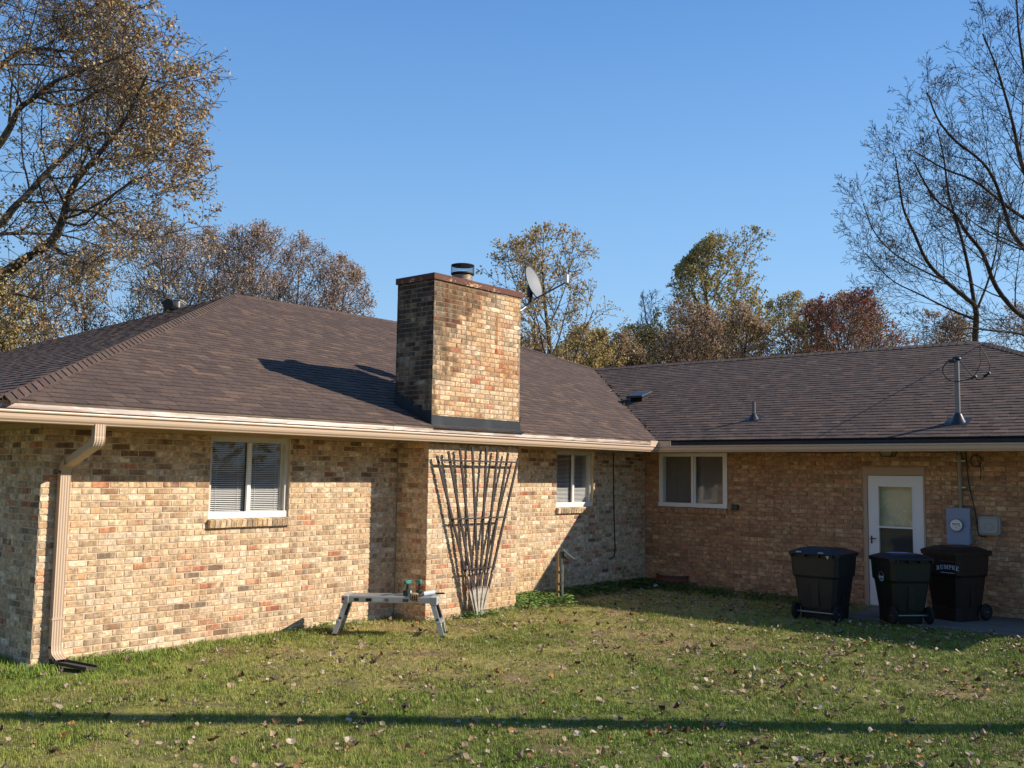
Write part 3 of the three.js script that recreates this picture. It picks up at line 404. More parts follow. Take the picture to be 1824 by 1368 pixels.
// ---------------------------------------------------------------- lawn, slab, grass, litter
const groundY = (x, z) => -0.045 + 0.018 * (fbm(x * 0.5, z * 0.5, 90, 2) - 0.5) - 0.0016 * Math.max(0, -x - 6) * 0;
const dry = (x, z) => clamp(0.40 + 1.2 * (fbm(x * 0.45 + 3, z * 0.45, 91, 4) - 0.5) + 0.40 * smooth(3.2, 1.2, Math.abs(z - 2.0)) * smooth(-9.5, -6.5, x) - 0.35 * smooth(3.0, 6.5, z) - 0.5 * smooth(-9.3, -10.6, x) * smooth(1.6, 0.3, z));
{
  const line = (a, b, near0, near1, step) => { const o = [a]; for (let t = a; t < near0; ) { t = Math.min(near0, t + Math.max(step, (near0 - t) * 0.35)); o.push(t); } for (let t = near0 + step; t < near1; t += step) o.push(t); for (let t = near1, w = step; t < b; w *= 1.6) { t = Math.min(b, t + w); o.push(t); } return o; };
  const xs = line(-140, 160, -16, 1, 0.25), zs = line(-150, 150, -1, 12, 0.25), p = [], uv = [], ix = [];
  for (const z of zs) for (const x of xs) { p.push(x, groundY(x, z), z); uv.push(x / 24 + 0.7, z / 24 + 0.2); }
  for (let j = 0; j < zs.length - 1; j++) for (let i = 0; i < xs.length - 1; i++) { const a = j * xs.length + i, b = a + 1, c = a + xs.length, d = c + 1; ix.push(a, c, b, b, c, d); }
  const g = new THREE.BufferGeometry(); g.setAttribute('position', new THREE.Float32BufferAttribute(p, 3)); g.setAttribute('uv', new THREE.Float32BufferAttribute(uv, 2)); g.setIndex(ix); g.computeVertexNormals();
  const soil = tex(1024, 1024, (i, j) => { const u = i / 1024, v = j / 1024, x = (u - 0.7) * 24, z = (v - 0.2) * 24, k = dry(x, z), n = tfbm(u, v, 64, 4, 4), f = hash(i, j, 2); const m = 0.6 + 0.5 * n + 0.35 * (f - 0.5); const bare = smooth(0.60, 0.72, tfbm(u, v, 40, 14, 3)); return [mix(mix(112, 172, k), 150, bare) * m, mix(mix(116, 150, k), 122, bare) * m, mix(mix(44, 86, k), 82, bare) * m]; });
  structure('lawn', g, std(0xffffff, 1, { map: soil }));
}
{
  const conc = tex(512, 512, (i, j) => { const u = i / 512, v = j / 512, n = tfbm(u, v, 6, 4, 5), f = tfbm(u, v, 64, 9, 2), m = 0.7 + 0.5 * (n - 0.2) + 0.2 * (f - 0.5); return [126 * m, 120 * m, 110 * m]; }, { repeat: [0.5, 0.5] });
  const g = bx(1.66, 0.12, 7.4, -0.845, -0.078, 8.05, 0.01); structure('patio', g, std(0xffffff, 0.92, { map: conc }));
}
// keep-out for grass: slab, walls
const onLawn = (x, z) => !(x > -11.0 && x < -10.68 && z > 0.12 && z < 0.62) && !(x > -1.68 && z > 4.34) && !(x > -0.02) && !(z < 0.02 && x > -11.09) && !(x > -6.26 && x < -4.36 && z < 0.64);
function tuftGeo(n, h, w, spread, sd) {
  seed = sd; const p = [], ix = [];
  for (let k = 0; k < n; k++) {
    const a = rr(0, 6.283), r = spread * Math.sqrt(rnd()), lean = rr(0.15, 0.9), az = rr(0, 6.283), hh = h * rr(0.55, 1.15), ww = w * rr(0.7, 1.2), ox = r * Math.cos(a), oz = r * Math.sin(a), dx = Math.cos(az), dz = Math.sin(az), b = p.length / 3;
    for (let s = 0; s <= 2; s++) { const t = s / 2, out = lean * hh * t * t, y = hh * t * (1 - 0.3 * lean * t), q = ww * (1 - t * 0.92) / 2; p.push(ox + dx * out - dz * q, y, oz + dz * out + dx * q, ox + dx * out + dz * q, y, oz + dz * out - dx * q); }
    for (let s = 0; s < 2; s++) { const o = b + s * 2; ix.push(o, o + 1, o + 2, o + 1, o + 3, o + 2); }
  }
  const g = new THREE.BufferGeometry(); g.setAttribute('position', new THREE.Float32BufferAttribute(p, 3)); g.setIndex(ix); g.computeVertexNormals(); return g;
}
function instances(name, label, category, geo, mat, list) {
  const m = new THREE.InstancedMesh(geo, mat, list.length), o = new THREE.Object3D(), c = new THREE.Color(); m.name = name; m.castShadow = m.receiveShadow = true;
  list.forEach((k, i) => { o.position.set(...k.p); o.rotation.set(...(k.r || [0, 0, 0])); o.scale.set(...(Array.isArray(k.s) ? k.s : [k.s, k.s, k.s])); o.updateMatrix(); m.setMatrixAt(i, o.matrix); m.setColorAt(i, c.setRGB(...k.c)); });
  m.userData = { kind: 'stuff', label, category }; scene.add(m); return m;
}
const grassMat = std(0xffffff, 0.7, { side: THREE.DoubleSide });
{
  seed = 101; const short = [[], [], []], view = (x, z) => { const q = V(x, 0, z).applyMatrix4(_pv); return Math.abs(q.x) < 1.45 && q.y > -1.7 && q.z < 1; };
  for (let z = -1.2; z < 11.5; z += 0.5) for (let x = -14.5; x < 0; x += 0.5) {
    if (!view(x + 0.25, z + 0.25) ) continue; const d = Math.hypot(x + 15.4, z - 10), n = Math.round(clamp(9000 / (d * d) + 200, 200, 470) );
    for (let k = 0; k < n; k++) {
      const px = x + rr(0, 0.5), pz = z + rr(0, 0.5); if (!onLawn(px, pz)) continue;
      const clump = fbm(px * 3.1, pz * 3.1, 97, 3), q = dry(px, pz) + rr(-0.3, 0.3) - 0.9 * (clump - 0.5), f = rr(0.65, 1.35); if (clump < 0.3 && rnd() < 0.6) continue; const straw = q > 0.56 && rnd() < (q - 0.3) * 1.0;
      const c = straw ? [0.58 * f, 0.48 * f, 0.215 * f] : [mix(0.19, 0.40, clamp(q)) * f, mix(0.265, 0.355, clamp(q)) * f, mix(0.030, 0.078, clamp(q)) * f];
      const tall = (pz < 0.45 && px < -6 ? 1.5 : 1) * (px > -11.4 && px < -10.0 && pz < 1.1 ? 1.35 : 1);
      short[Math.floor(rnd() * 3)].push({ p: [px, groundY(px, pz) - 0.004, pz], r: [0, rr(0, 6.28), 0], s: rr(0.55, 1.25) * (0.65 + 0.8 * clump) * (straw ? 0.8 : 1) * tall * (q > 0.6 ? 0.85 : 1), c });
    }
  }
  short.forEach((l, k) => instances(numbered('grass'), ['short mown blades of the back lawn', 'fine mown blades mixed through the back lawn', 'coarse blades mixed through the back lawn'][k], 'grass', tuftGeo([8, 7, 6][k], [0.040, 0.034, 0.047][k], 0.0042, 0.034, 110 + k), grassMat, l));
  console.log('tufts', short.map(l => l.length).join(' '));
}
// low weeds along the foot of the walls
function weedGeo(sd) { seed = sd; const g = new GB(); for (let k = 0; k < 9; k++) { const a = rr(0, 6.283), r = rr(0.01, 0.07), y = rr(0.015, 0.085), s = rr(0.014, 0.026), t = rr(0, 6.28), tl = rr(-0.5, 0.5), c = V(r * Math.cos(a), y, r * Math.sin(a)), u = V(Math.cos(t), tl * 0.6, Math.sin(t)).multiplyScalar(s), w = V(-Math.sin(t), rr(-0.4, 0.4), Math.cos(t)).multiplyScalar(s * 0.75); g.quad(c.clone().sub(u), c.clone().add(w), c.clone().add(u), c.clone().sub(w)); g.tri(V(c.x * 0.3 - 0.001, 0, c.z * 0.3), V(c.x * 0.3 + 0.001, 0, c.z * 0.3), c); } return g.build(); }
{
  seed = 121; const l = []; const strip = (x0, x1, z0, z1, n, s0, s1, g = 1) => { for (let k = 0; k < n; k++) { const t = rnd(), x = mix(x0, x1, rnd()), z = mix(z0, z1, t * t); if (!onLawn(x, z)) continue; const f = rr(0.7, 1.3) * g; l.push({ p: [x, groundY(x, z), z], r: [0, rr(0, 6.28), 0], s: rr(s0, s1), c: [0.13 * f, 0.22 * f, 0.045 * f] }); } };
  strip(-11.6, -10.0, 0.04, 0.55, 90, 0.5, 1.0, 1.2); strip(-10.2, -6.3, 0.03, 0.14, 90, 0.4, 0.7); strip(-8.2, -7.0, 0.05, 0.5, 60, 0.6, 1.1, 1.1); strip(-6.25, -4.4, 0.64, 0.8, 60, 0.5, 1.0, 1.1); strip(-5.6, -5.0, 0.72, 0.9, 60, 0.7, 1.2, 1.1); strip(-4.36, -3.2, 0.03, 0.9, 330, 0.8, 1.7, 1.3); strip(-3.3, -0.1, 0.03, 0.55, 420, 0.8, 1.6, 0.8); strip(-0.9, -0.06, 0.1, 4.0, 420, 0.8, 1.5, 0.7);
  instances('weeds', 'low broad-leaved weeds along the foot of the brick walls', 'weeds', weedGeo(5), std(0xffffff, 0.65, { side: THREE.DoubleSide }), l);
}
// fallen leaves: lobed, curled
function leafGeo(sd, curl) {
  seed = sd; const g = new GB(), n = 10, rim = []; const ph = rr(0, 6);
  for (let k = 0; k <= n; k++) { const a = k / n * Math.PI * 2, lobe = 0.72 + 0.28 * Math.abs(Math.cos(a * 2.5 + ph)) + rr(-0.06, 0.06), r = 0.5 * lobe, x = r * Math.cos(a) * 0.86, z = r * Math.sin(a); rim.push(V(x, curl * (1.5 * z * z + 0.7 * x * x) + 0.10 * Math.sin(a * 3 + ph) * curl + rr(-0.02, 0.03), z)); }
  rim[n] = rim[0].clone(); const c = V(0, 0.02, 0); for (let k = 0; k < n; k++) g.tri(c, rim[k + 1], rim[k]);
  g.quad(V(0.02, 0, 0.46), V(-0.02, 0, 0.46), V(-0.015, 0.1 * curl, 0.78), V(0.015, 0.1 * curl, 0.78));
  return g.build();
}
{
  seed = 131; const leafMat = std(0xffffff, 0.75, { side: THREE.DoubleSide }), geos = [leafGeo(1, 0.7), leafGeo(2, 1.3), leafGeo(3, 0.4), leafGeo(4, 1.9)], all = [];
  const COL = [[0.40, 0.29, 0.17], [0.33, 0.225, 0.125], [0.46, 0.36, 0.235], [0.155, 0.085, 0.042], [0.255, 0.10, 0.04], [0.40, 0.20, 0.045], [0.50, 0.40, 0.28], [0.10, 0.058, 0.034]];
  const heap = (x, z) => Math.pow(clamp(fbm(x * 0.9, z * 0.9, 95, 3) * 1.5 - 0.25), 2) * (0.35 + 2.2 * Math.pow(fbm(x * 4.2, z * 4.2, 96, 2), 2));
  for (let k = 0; k < 90000 && all.length < 9000; k++) { const x = rr(-13.4, -0.1), z = rr(0.05, 10.2); if (!onLawn(x, z)) continue; const want = 0.10 + 0.16 * smooth(-13, -5, x) * smooth(1.5, 6.0, z) * heap(x, z) * 2.6 + 0.32 * smooth(4.2, 6.2, z) * heap(x, z) + 0.10 * smooth(-4.2, -1.0, x); if (rnd() > want) continue; all.push([x, z]); }
  const leaves = all.map(([x, z]) => { const s = 0.022 + 0.06 * Math.pow(rnd(), 2.6), f = rr(0.6, 1.0), c = pick(rnd() < 0.45 ? COL.slice(0, 3) : COL).map(q => q * f); return { p: [x, groundY(x, z) + rr(0.014, 0.034), z], r: [rr(-0.5, 0.5), rr(0, 6.28), rr(-0.5, 0.5)], s: [s, s, s * rr(0.9, 1.3)], c, size: shows([x, 0, z], s, s) }; }).sort((a, b) => b.size - a.size);
  for (let k = 0; k < 34; k++) { const w = rr(0.1, 4.6), f = rr(0.6, 0.95), c = pick(COL).map(q => q * f), sz = rr(0.03, 0.06); leaves.push({ p: [-0.68 + w + rr(-0.06, 0.06), Y0 + S * w + 0.035, 0.68 - w + rr(-0.06, 0.06)], r: [rr(-0.6, 0.6), rr(0, 6), rr(-0.6, 0.6)], s: [sz, sz, sz], c, size: 0 }); }
  const kinds = { tan: [], brown: [], rust: [] };
  leaves.slice(0, 150).forEach(k => { const t = k.c[0] > 0.28 ? (k.c[1] / k.c[0] > 0.55 ? 'tan' : 'rust') : (k.c[1] / k.c[0] > 0.5 ? 'brown' : 'rust'); kinds[t].push(k); });
  const LAB = { tan: 'pale tan dry leaf lying curled on the lawn', brown: 'dark brown dry leaf lying curled on the lawn', rust: 'rust orange dry leaf lying curled on the lawn' }, shade = {};
  for (const t of Object.keys(kinds)) kinds[t].forEach((k, i) => { const key = t + (i % 4); shade[key] ??= std(new THREE.Color().setRGB(...k.c), 0.75, { side: THREE.DoubleSide }); const m = mesh(numbered('fallen_leaf'), geos[i % 4], shade[key], scene); m.position.set(...k.p); m.rotation.set(...k.r); m.scale.set(...k.s); m.userData = { label: LAB[t], category: 'leaf', group: t + ' leaves strewn on the lawn' }; });
  for (let q = 0; q < 4; q++) instances(numbered('leaf_litter'), 'small dry autumn leaves scattered through the grass', 'leaf litter', geos[q], leafMat, leaves.slice(150).filter((_, i) => i % 4 === q));
}

// ---------------------------------------------------------------- things on and round the house
const galv = std(hex(150, 150, 148), 0.4, { metalness: 0.7 }), greyPaint = std(hex(128, 132, 138), 0.5), blackPlastic = std(hex(24, 24, 26), 0.5), alu = std(hex(196, 194, 186), 0.42, { metalness: 0.45 });
{ // satellite dish on the right cheek of the stack
  const o = thing('satellite_dish', 'grey oval satellite dish on a bent arm beside the chimney', 'satellite dish', [-3.62, 4.985, 0.25]);
  const n = V(0.20, 0.30, 0.93).normalize(), up = V(0, 1, 0).addScaledVector(n, -n.y).normalize(), right = up.clone().cross(n), R = 12, K = 36, P = (r, a, off = 0) => V(0, 0, 0).addScaledVector(right, 0.245 * r * Math.cos(a)).addScaledVector(up, 0.275 * r * Math.sin(a)).addScaledVector(n, 0.055 * (r * r - 1) + off);
  const pos = [], ix = []; for (let i = 0; i <= R; i++) for (let k = 0; k < K; k++) { const q = P(i / R, k / K * 6.28318); pos.push(q.x, q.y, q.z); } for (let i = 0; i < R; i++) for (let k = 0; k < K; k++) { const a = i * K + k, b = i * K + (k + 1) % K; ix.push(a, a + K, b + K, a, b + K, b); }
  const face = new THREE.BufferGeometry(); face.setAttribute('position', new THREE.Float32BufferAttribute(pos, 3)); face.setIndex(ix); face.computeVertexNormals();
  mesh('reflector', face, std(hex(128, 130, 132), 0.6, { side: THREE.DoubleSide }), o);
  const back = face.clone(); back.translate(-n.x * 0.012, -n.y * 0.012, -n.z * 0.012); const rim = []; for (let k = 0; k <= K; k++) { const q = P(1.0, k / K * 6.28318, -0.005); rim.push([q.x, q.y, q.z]); }
  mesh('rim', tube(rim, 0.009, 72, 6), std(hex(52, 52, 54), 0.5), o); mesh('back_shell', back, std(hex(54, 54, 56), 0.6, { side: THREE.DoubleSide }), o);
  const low = P(0.98, -Math.PI / 2, 0.0), tip = low.clone().add(V(0.19, 0.235, 0.42)), a3 = v => [v.x, v.y, v.z];
  mesh('feed_arm', bar(0.03, 0.022, a3(low.clone().add(V(-0.04, -0.03, -0.06))), a3(tip)), std(hex(98, 98, 98), 0.5, { metalness: 0.4 }), o);
  mesh('receiver', join(bx(0.05, 0.14, 0.05, tip.x, tip.y + 0.05, tip.z, 0.012), cyl(0.024, 0.034, a3(tip.clone().add(V(-0.02, 0.05, -0.03))), a3(tip.clone().add(V(-0.08, 0.03, -0.15))), 14)), std(hex(226, 226, 222), 0.4), o);
  mesh('bracket', join(bx(0.07, 0.2, 0.07, 0.02, -0.13, -0.10, 0.01), bx(0.035, 0.18, 0.035, 0.045, -0.24, -0.11, 0.006)), blackPlastic, o);
  mesh('mast', join(cyl(0.022, 0.022, [0.05, -0.31, -0.11], [-0.15, -0.46, -0.13], 12), cyl(0.022, 0.022, [-0.15, -0.46, -0.13], [-0.735, -0.70, -0.15], 12), bx(0.02, 0.2, 0.12, -0.738, -0.70, -0.15)), galv, o);
}
function cableThing(name, label, pts, r, mat, seg = 40, cat = 'cable') { const m = mesh(numbered(name), tube(pts, r, seg, 6), mat, scene); m.userData = { label, category: cat }; return m; }
cableThing('dish_cable', 'thin black dish cable hanging down the right edge of the chimney', [[-4.345, 4.36, 0.08], [-4.35, 4.2, 0.12], [-4.348, 3.9, 0.1], [-4.35, 3.5, 0.11], [-4.348, 3.2, 0.1]], 0.006, blackPlastic);
// roof fittings
function coneBoot(r0, r1, y0, y1) { return new THREE.LatheGeometry([[0, y0 - 0.06], [r0 * 1.5, y0 - 0.06], [r0 * 1.45, y0 - 0.03], [r0, y0 + 0.02], [r1 * 1.25, y1 - 0.02], [r1, y1], [0, y1]].map(p => new THREE.Vector2(...p)), 24); }
{
  const o = thing('plumbing_vent', 'short grey vent pipe in a black cone boot on the brown roof', 'vent pipe', [0.305, 2.945, 2.067]);
  mesh('boot', coneBoot(0.085, 0.036, 0.0, 0.10), std(hex(48, 46, 46), 0.5), o); mesh('base_plate', bx(0.3, 0.004, 0.3, 0, 0.012, 0, 0, [0, 0, 0.381]), std(hex(52, 48, 47), 0.5), o); mesh('pipe', cyl(0.029, 0.029, [0, 0, 0], [0, 0.31, 0], 16), std(hex(104, 100, 98), 0.6), o);
}
{
  const o = thing('attic_vent', 'flat black box vent low on the right roof slope near the valley', 'roof vent', [1.723, 3.49, -1.245]);
  mesh('base_plate', bx(0.44, 0.006, 0.44, 0, 0.022, 0, 0, [0, 0, 0.381]), std(hex(40, 38, 39), 0.5), o); mesh('throat', bx(0.28, 0.1, 0.28, 0, 0.04, 0, 0, [0, 0, 0.381]), blackPlastic, o); mesh('hood', bx(0.42, 0.055, 0.40, -0.03, 0.125, 0, 0.012, [0, 0, 0.30]), std(hex(46, 46, 50), 0.4), o);
}
{
  const o = thing('ridge_fan_vent', 'grey louvred fan vent with black duct behind the roof peak', 'roof vent', [-5.75, 5.0, -6.95], 0.75);
  mesh('hood', join(bx(0.42, 0.16, 0.3, 0.1, 0.06, 0, 0.03), bx(0.44, 0.02, 0.33, 0.1, 0.14, 0)), std(hex(170, 166, 156), 0.5, { metalness: 0.3 }), o);
  for (let k = 0; k < 14; k++) mesh('louvre', bx(0.008, 0.11, 0.01, -0.06 + k * 0.026, 0.045, 0.155), std(hex(96, 94, 90), 0.6), o);
  mesh('duct', join(cyl(0.10, 0.10, [-0.10, 0.03, 0], [-0.32, 0.02, 0], 18)), std(hex(22, 22, 24), 0.6), o);
}
{ // service mast through the roof, weatherhead, meter
  const o = thing('service_mast', 'grey metal electric service mast rising through the right roof slope', 'service mast', [-0.068, 2.796, 5.577]);
  mesh('boot', coneBoot(0.10, 0.042, 0.0, 0.14), std(hex(62, 62, 64), 0.35, { metalness: 0.5 }), o);
  mesh('base_plate', bx(0.36, 0.004, 0.34, 0, 0.012, 0, 0, [0, 0, 0.381]), std(hex(46, 44, 44), 0.5), o);
  mesh('pipe', cyl(0.036, 0.036, [0, -0.5, 0], [0, 0.93, 0], 20), std(hex(128, 126, 122), 0.45, { metalness: 0.45 }), o);
  mesh('conduit', join(cyl(0.036, 0.036, [0, -1.0, 0], [0, -0.42, 0], 20), cyl(0.024, 0.024, [0, -1.24, 0], [0, -1.0, 0], 16)), std(hex(140, 130, 112), 0.5, { metalness: 0.3 }), o);
  for (const y of [-0.58, -0.97]) mesh('strap', join(bx(0.085, 0.022, 0.17, 0.02, y, 0)), std(hex(190, 182, 168), 0.5, { metalness: 0.4 }), o);
  mesh('coupling', join(cyl(0.042, 0.042, [0, -1.03, 0], [0, -1.0, 0], 18), cyl(0.04, 0.034, [0, -1.29, 0], [0, -1.23, 0], 16)), std(hex(120, 118, 112), 0.4, { metalness: 0.5 }), o);
  mesh('weatherhead', join(new THREE.SphereGeometry(0.062, 16, 10, 0, 6.2832, 0, 1.7).scale(1, 0.8, 1.1).translate(0, 0.945, 0).toNonIndexed(), bx(0.10, 0.05, 0.10, -0.045, 0.92, -0.05, 0.015)), std(hex(52, 50, 50), 0.4, { metalness: 0.3 }), o);
}
{
  const w = (label, pts, r = 0.0075) => cableThing('service_wire', label, pts, r, blackPlastic, 60);
  w('black service wire looping left of the weatherhead under the mast top', [[-0.12, 3.74, 5.53], [-0.14, 3.68, 5.44], [-0.16, 3.56, 5.40], [-0.15, 3.44, 5.47], [-0.13, 3.40, 5.58], [-0.12, 3.42, 5.72], [-0.10, 3.45, 5.82]]);
  w('black service wire dipping right of the mast to a splice', [[-0.09, 3.73, 5.62], [-0.09, 3.62, 5.70], [-0.09, 3.48, 5.80], [-0.08, 3.42, 5.88], [-0.07, 3.44, 5.95], [-0.06, 3.49, 6.01]]);
  w('black wire drooping from the drop cable to the middle splice', [[-0.07, 3.93, 5.91], [-0.07, 3.80, 5.91], [-0.08, 3.66, 5.91], [-0.09, 3.55, 5.87], [-0.10, 3.46, 5.82]], 0.006);
  w('black wire drooping from the drop cable to the outer splice', [[-0.07, 3.93, 5.91], [-0.06, 3.86, 5.94], [-0.05, 3.74, 6.0], [-0.05, 3.62, 6.03], [-0.06, 3.50, 6.02]], 0.006);
  for (const [a, b, l] of [[[-0.105, 3.435, 5.775], [-0.10, 3.465, 5.845], 'black wire splice nearer the mast'], [[-0.065, 3.46, 5.945], [-0.06, 3.51, 6.025], 'black wire splice farther from the mast']]) { const o = thing('wire_splice', l, 'wire splice'); mesh('sleeve', cyl(0.017, 0.017, a, b, 10), blackPlastic, o); mesh('end_ring', cyl(0.019, 0.019, b, [b[0], b[1] + 0.006, b[2] + 0.012], 10), galv, o); }
  const d = []; for (let k = 0; k <= 12; k++) { const t = k / 12; d.push([mix(-0.07, 34.86, t), mix(3.94, 11.68, t) - 1.2 * Math.sin(Math.PI * t) * 0.35, mix(5.91, 0.44, t)]); }
  cableThing('drop_cable', 'black overhead drop cable running up from the roof ridge into the bare tree', d, 0.006, blackPlastic, 60);
}
{
  const o = thing('electric_meter', 'blue grey electric meter box with round glass meter beside the white door', 'electric meter', [0, 0, 0]); o.rotation.y = QT;
  mesh('box', bx(0.335, 0.52, 0.11, 5.547, 1.262, 0.058, 0.006), std(hex(134, 146, 166), 0.42), o);
  mesh('lid', bx(0.315, 0.27, 0.01, 5.547, 1.12, 0.1185, 0.004), std(hex(138, 150, 170), 0.42), o);
  mesh('hub', join(cyl(0.04, 0.04, [5.53, 1.52, 0.05], [5.53, 1.56, 0.05], 16), bx(0.02, 0.03, 0.012, 5.547, 0.995, 0.1)), std(hex(96, 98, 100), 0.5, { metalness: 0.4 }), o);
  mesh('meter_ring', cyl(0.094, 0.094, [5.53, 1.27, 0.11], [5.53, 1.27, 0.15], 32), std(hex(100, 106, 118), 0.35, { metalness: 0.5 }), o);
  const face = (() => { const c = document.createElement('canvas'); c.width = c.height = 128; const x = c.getContext('2d'); x.fillStyle = '#e4e0d6'; x.fillRect(0, 0, 128, 128); x.fillStyle = '#3a2c24'; for (let k = 0; k < 5; k++) x.fillRect(26 + k * 16, 44, 12, 15); x.fillRect(20, 46, 6, 10); x.fillStyle = '#55504a'; for (let k = 0; k < 6; k++) x.fillRect(28 + k * 13, 70, 8, 6); x.fillRect(96, 66, 10, 12); x.fillRect(48, 90, 30, 4); const t = new THREE.CanvasTexture(c); t.colorSpace = THREE.SRGBColorSpace; return t; })();
  const disc = mesh('dial', new THREE.CircleGeometry(0.084, 32), std(0xffffff, 0.5, { map: face }), o); disc.position.set(5.53, 1.27, 0.152);
  const dome = mesh('glass_cover', new THREE.LatheGeometry([[0.09, 0.15], [0.09, 0.19], [0.08, 0.205], [0.04, 0.212], [0, 0.213]].map(p => new THREE.Vector2(...p)), 28).rotateX(Math.PI / 2).translate(5.53, 1.27, 0), glass, o);
}
{
  const o = thing('cable_box', 'rounded grey plastic cable box on the wall right of the meter', 'utility box'); o.rotation.y = QT;
  const sh = (w, h, r) => { const s = new THREE.Shape(), x = w / 2, y = h / 2; s.moveTo(-x + r, -y); s.lineTo(x - r, -y); s.quadraticCurveTo(x, -y, x, -y + r); s.lineTo(x, y - r); s.quadraticCurveTo(x, y, x - r, y); s.lineTo(-x + r, y); s.quadraticCurveTo(-x, y, -x, y - r); s.lineTo(-x, -y + r); s.quadraticCurveTo(-x, -y, -x + r, -y); return s; };
  const ext = (w, h, r, d, b) => new THREE.ExtrudeGeometry(sh(w, h, r), { depth: d, bevelEnabled: true, bevelSize: b, bevelThickness: b, bevelSegments: 2, curveSegments: 6 });
  const m = mesh('case', ext(0.28, 0.26, 0.06, 0.06, 0.01).translate(5.965, 1.275, 0.012), std(hex(150, 148, 142), 0.6), o); mesh('cover', ext(0.23, 0.215, 0.05, 0.012, 0.006).translate(5.965, 1.275, 0.084), std(hex(158, 156, 150), 0.6), o); mesh('emblem', new THREE.TorusGeometry(0.052, 0.003, 6, 28).translate(5.965, 1.26, 0.103), std(hex(146, 144, 138), 0.6), o); mesh('latch', bx(0.014, 0.03, 0.02, 6.123, 1.27, 0.05), galv, o);
}
cableThing('wall_cable', 'black cable running from the soffit down to the grey cable box', [[-0.03, 2.36, 5.66], [-0.025, 2.1, 5.67], [-0.025, 1.8, 5.70], [-0.025, 1.5, 5.76], [-0.03, 1.25, 5.79], [-0.03, 1.13, 5.81], [-0.03, 1.11, 5.86], [-0.03, 1.13, 5.9]], 0.007, blackPlastic);
cableThing('cable_coil', 'black cable coiled in a loop under the eave near the meter', (() => { const p = []; for (let k = 0; k <= 40; k++) { const a = k / 40 * Math.PI * 4; p.push([-0.03 - 0.0006 * k, 2.22 + (0.088 + 0.004 * Math.sin(k)) * Math.cos(a), 5.80 + 0.07 * Math.sin(a)]); } p.push([-0.03, 2.1, 5.86], [-0.03, 1.95, 5.85]); return p; })(), 0.006, blackPlastic, 120);
cableThing('eave_cable', 'black cable sagging along under the gutter to the porch light', [[-0.10, 2.385, 2.4], [-0.10, 2.345, 3.2], [-0.12, 2.34, 3.9], [-0.25, 2.375, 4.4], [-0.2, 2.36, 4.9], [-0.08, 2.345, 5.3], [-0.04, 2.36, 5.56]], 0.007, blackPlastic);
cableThing('downlead_cable', 'black cable running straight down the corner brick wall', [[-1.06, 2.33, 0.016], [-1.045, 1.9, 0.016], [-1.03, 1.3, 0.016], [-1.0, 0.8, 0.016], [-0.995, 0.6, 0.02], [-1.03, 0.5, 0.02], [-1.14, 0.46, 0.02]], 0.010, std(hex(30, 26, 24), 0.7));
{
  const o = thing('porch_light', 'small lantern light with black edges under the eave above the door', 'lantern', [-0.33, 2.392, 4.62]);
  const a = 0.11, b = 0.075, h = 0.11, fr = [], g = new GB(), t = [[-a, -a], [a, -a], [a, a], [-a, a]], u = [[-b, -b], [b, -b], [b, b], [-b, b]];
  for (let k = 0; k < 4; k++) { const n = (k + 1) % 4; fr.push(bar(0.012, 0.012, [t[k][0], -0.02, t[k][1]], [u[k][0], -h, u[k][1]], [1, 0, 0]), bar(0.012, 0.012, [u[k][0], -h, u[k][1]], [u[n][0], -h, u[n][1]])); g.quad(V(t[k][0] * 0.95, -0.02, t[k][1] * 0.95), V(t[n][0] * 0.95, -0.02, t[n][1] * 0.95), V(u[n][0] * 0.95, -h, u[n][1] * 0.95), V(u[k][0] * 0.95, -h, u[k][1] * 0.95)); }
  g.quad(V(-b, -h, -b), V(b, -h, -b), V(b, -h, b), V(-b, -h, b)); mesh('lantern_frame', join(...fr, bx(0.25, 0.02, 0.25, 0, -0.012, 0)), std(hex(34, 30, 28), 0.5), o); mesh('lantern_glass', g.build(), std(hex(150, 136, 104), 0.3), o);
}
{
  const o = thing('outlet_box', 'small dark green weatherproof outlet box right of the shaded window', 'outlet box'); o.rotation.y = QT;
  mesh('box', bx(0.13, 0.095, 0.06, 1.86, 1.405, 0.03, 0.008), std(hex(56, 62, 54), 0.55), o); mesh('cover', bx(0.05, 0.075, 0.012, 1.83, 1.405, 0.066, 0.004), std(hex(66, 72, 64), 0.55), o); mesh('cover', bx(0.05, 0.075, 0.012, 1.89, 1.405, 0.066, 0.004), std(hex(66, 72, 64), 0.55), o);
}
{ // half-round well against the wall, and the white ball beside it
  const o = thing('vent_well', 'low rusty half-round vent well against the shaded wall', 'window well', [0, -0.06, 0.62]);
  const g = new GB(), K = 20; for (let r = 0; r < 5; r++) for (let k = 0; k < K; k++) { const a = Math.PI / 2 + k / K * Math.PI, b = Math.PI / 2 + (k + 1) / K * Math.PI, R = j => 0.27 + (j % 2 ? 0.012 : 0), y = j => j * 0.042, p = (t, j) => V(R(j) * Math.cos(t) - 0.02, y(j), R(j) * 1.15 * Math.sin(t)); g.quad(p(a, r), p(b, r), p(b, r + 1), p(a, r + 1)); }
  mesh('corrugated_band', g.build(), std(hex(110, 66, 50), 0.85, { side: THREE.DoubleSide }), o); mesh('rolled_edge', new THREE.TorusGeometry(0.275, 0.009, 6, 24, Math.PI).rotateZ(Math.PI / 2).rotateX(-Math.PI / 2).scale(1, 1, 1.15).translate(-0.02, 0.212, 0), std(hex(96, 62, 50), 0.8), o);
}
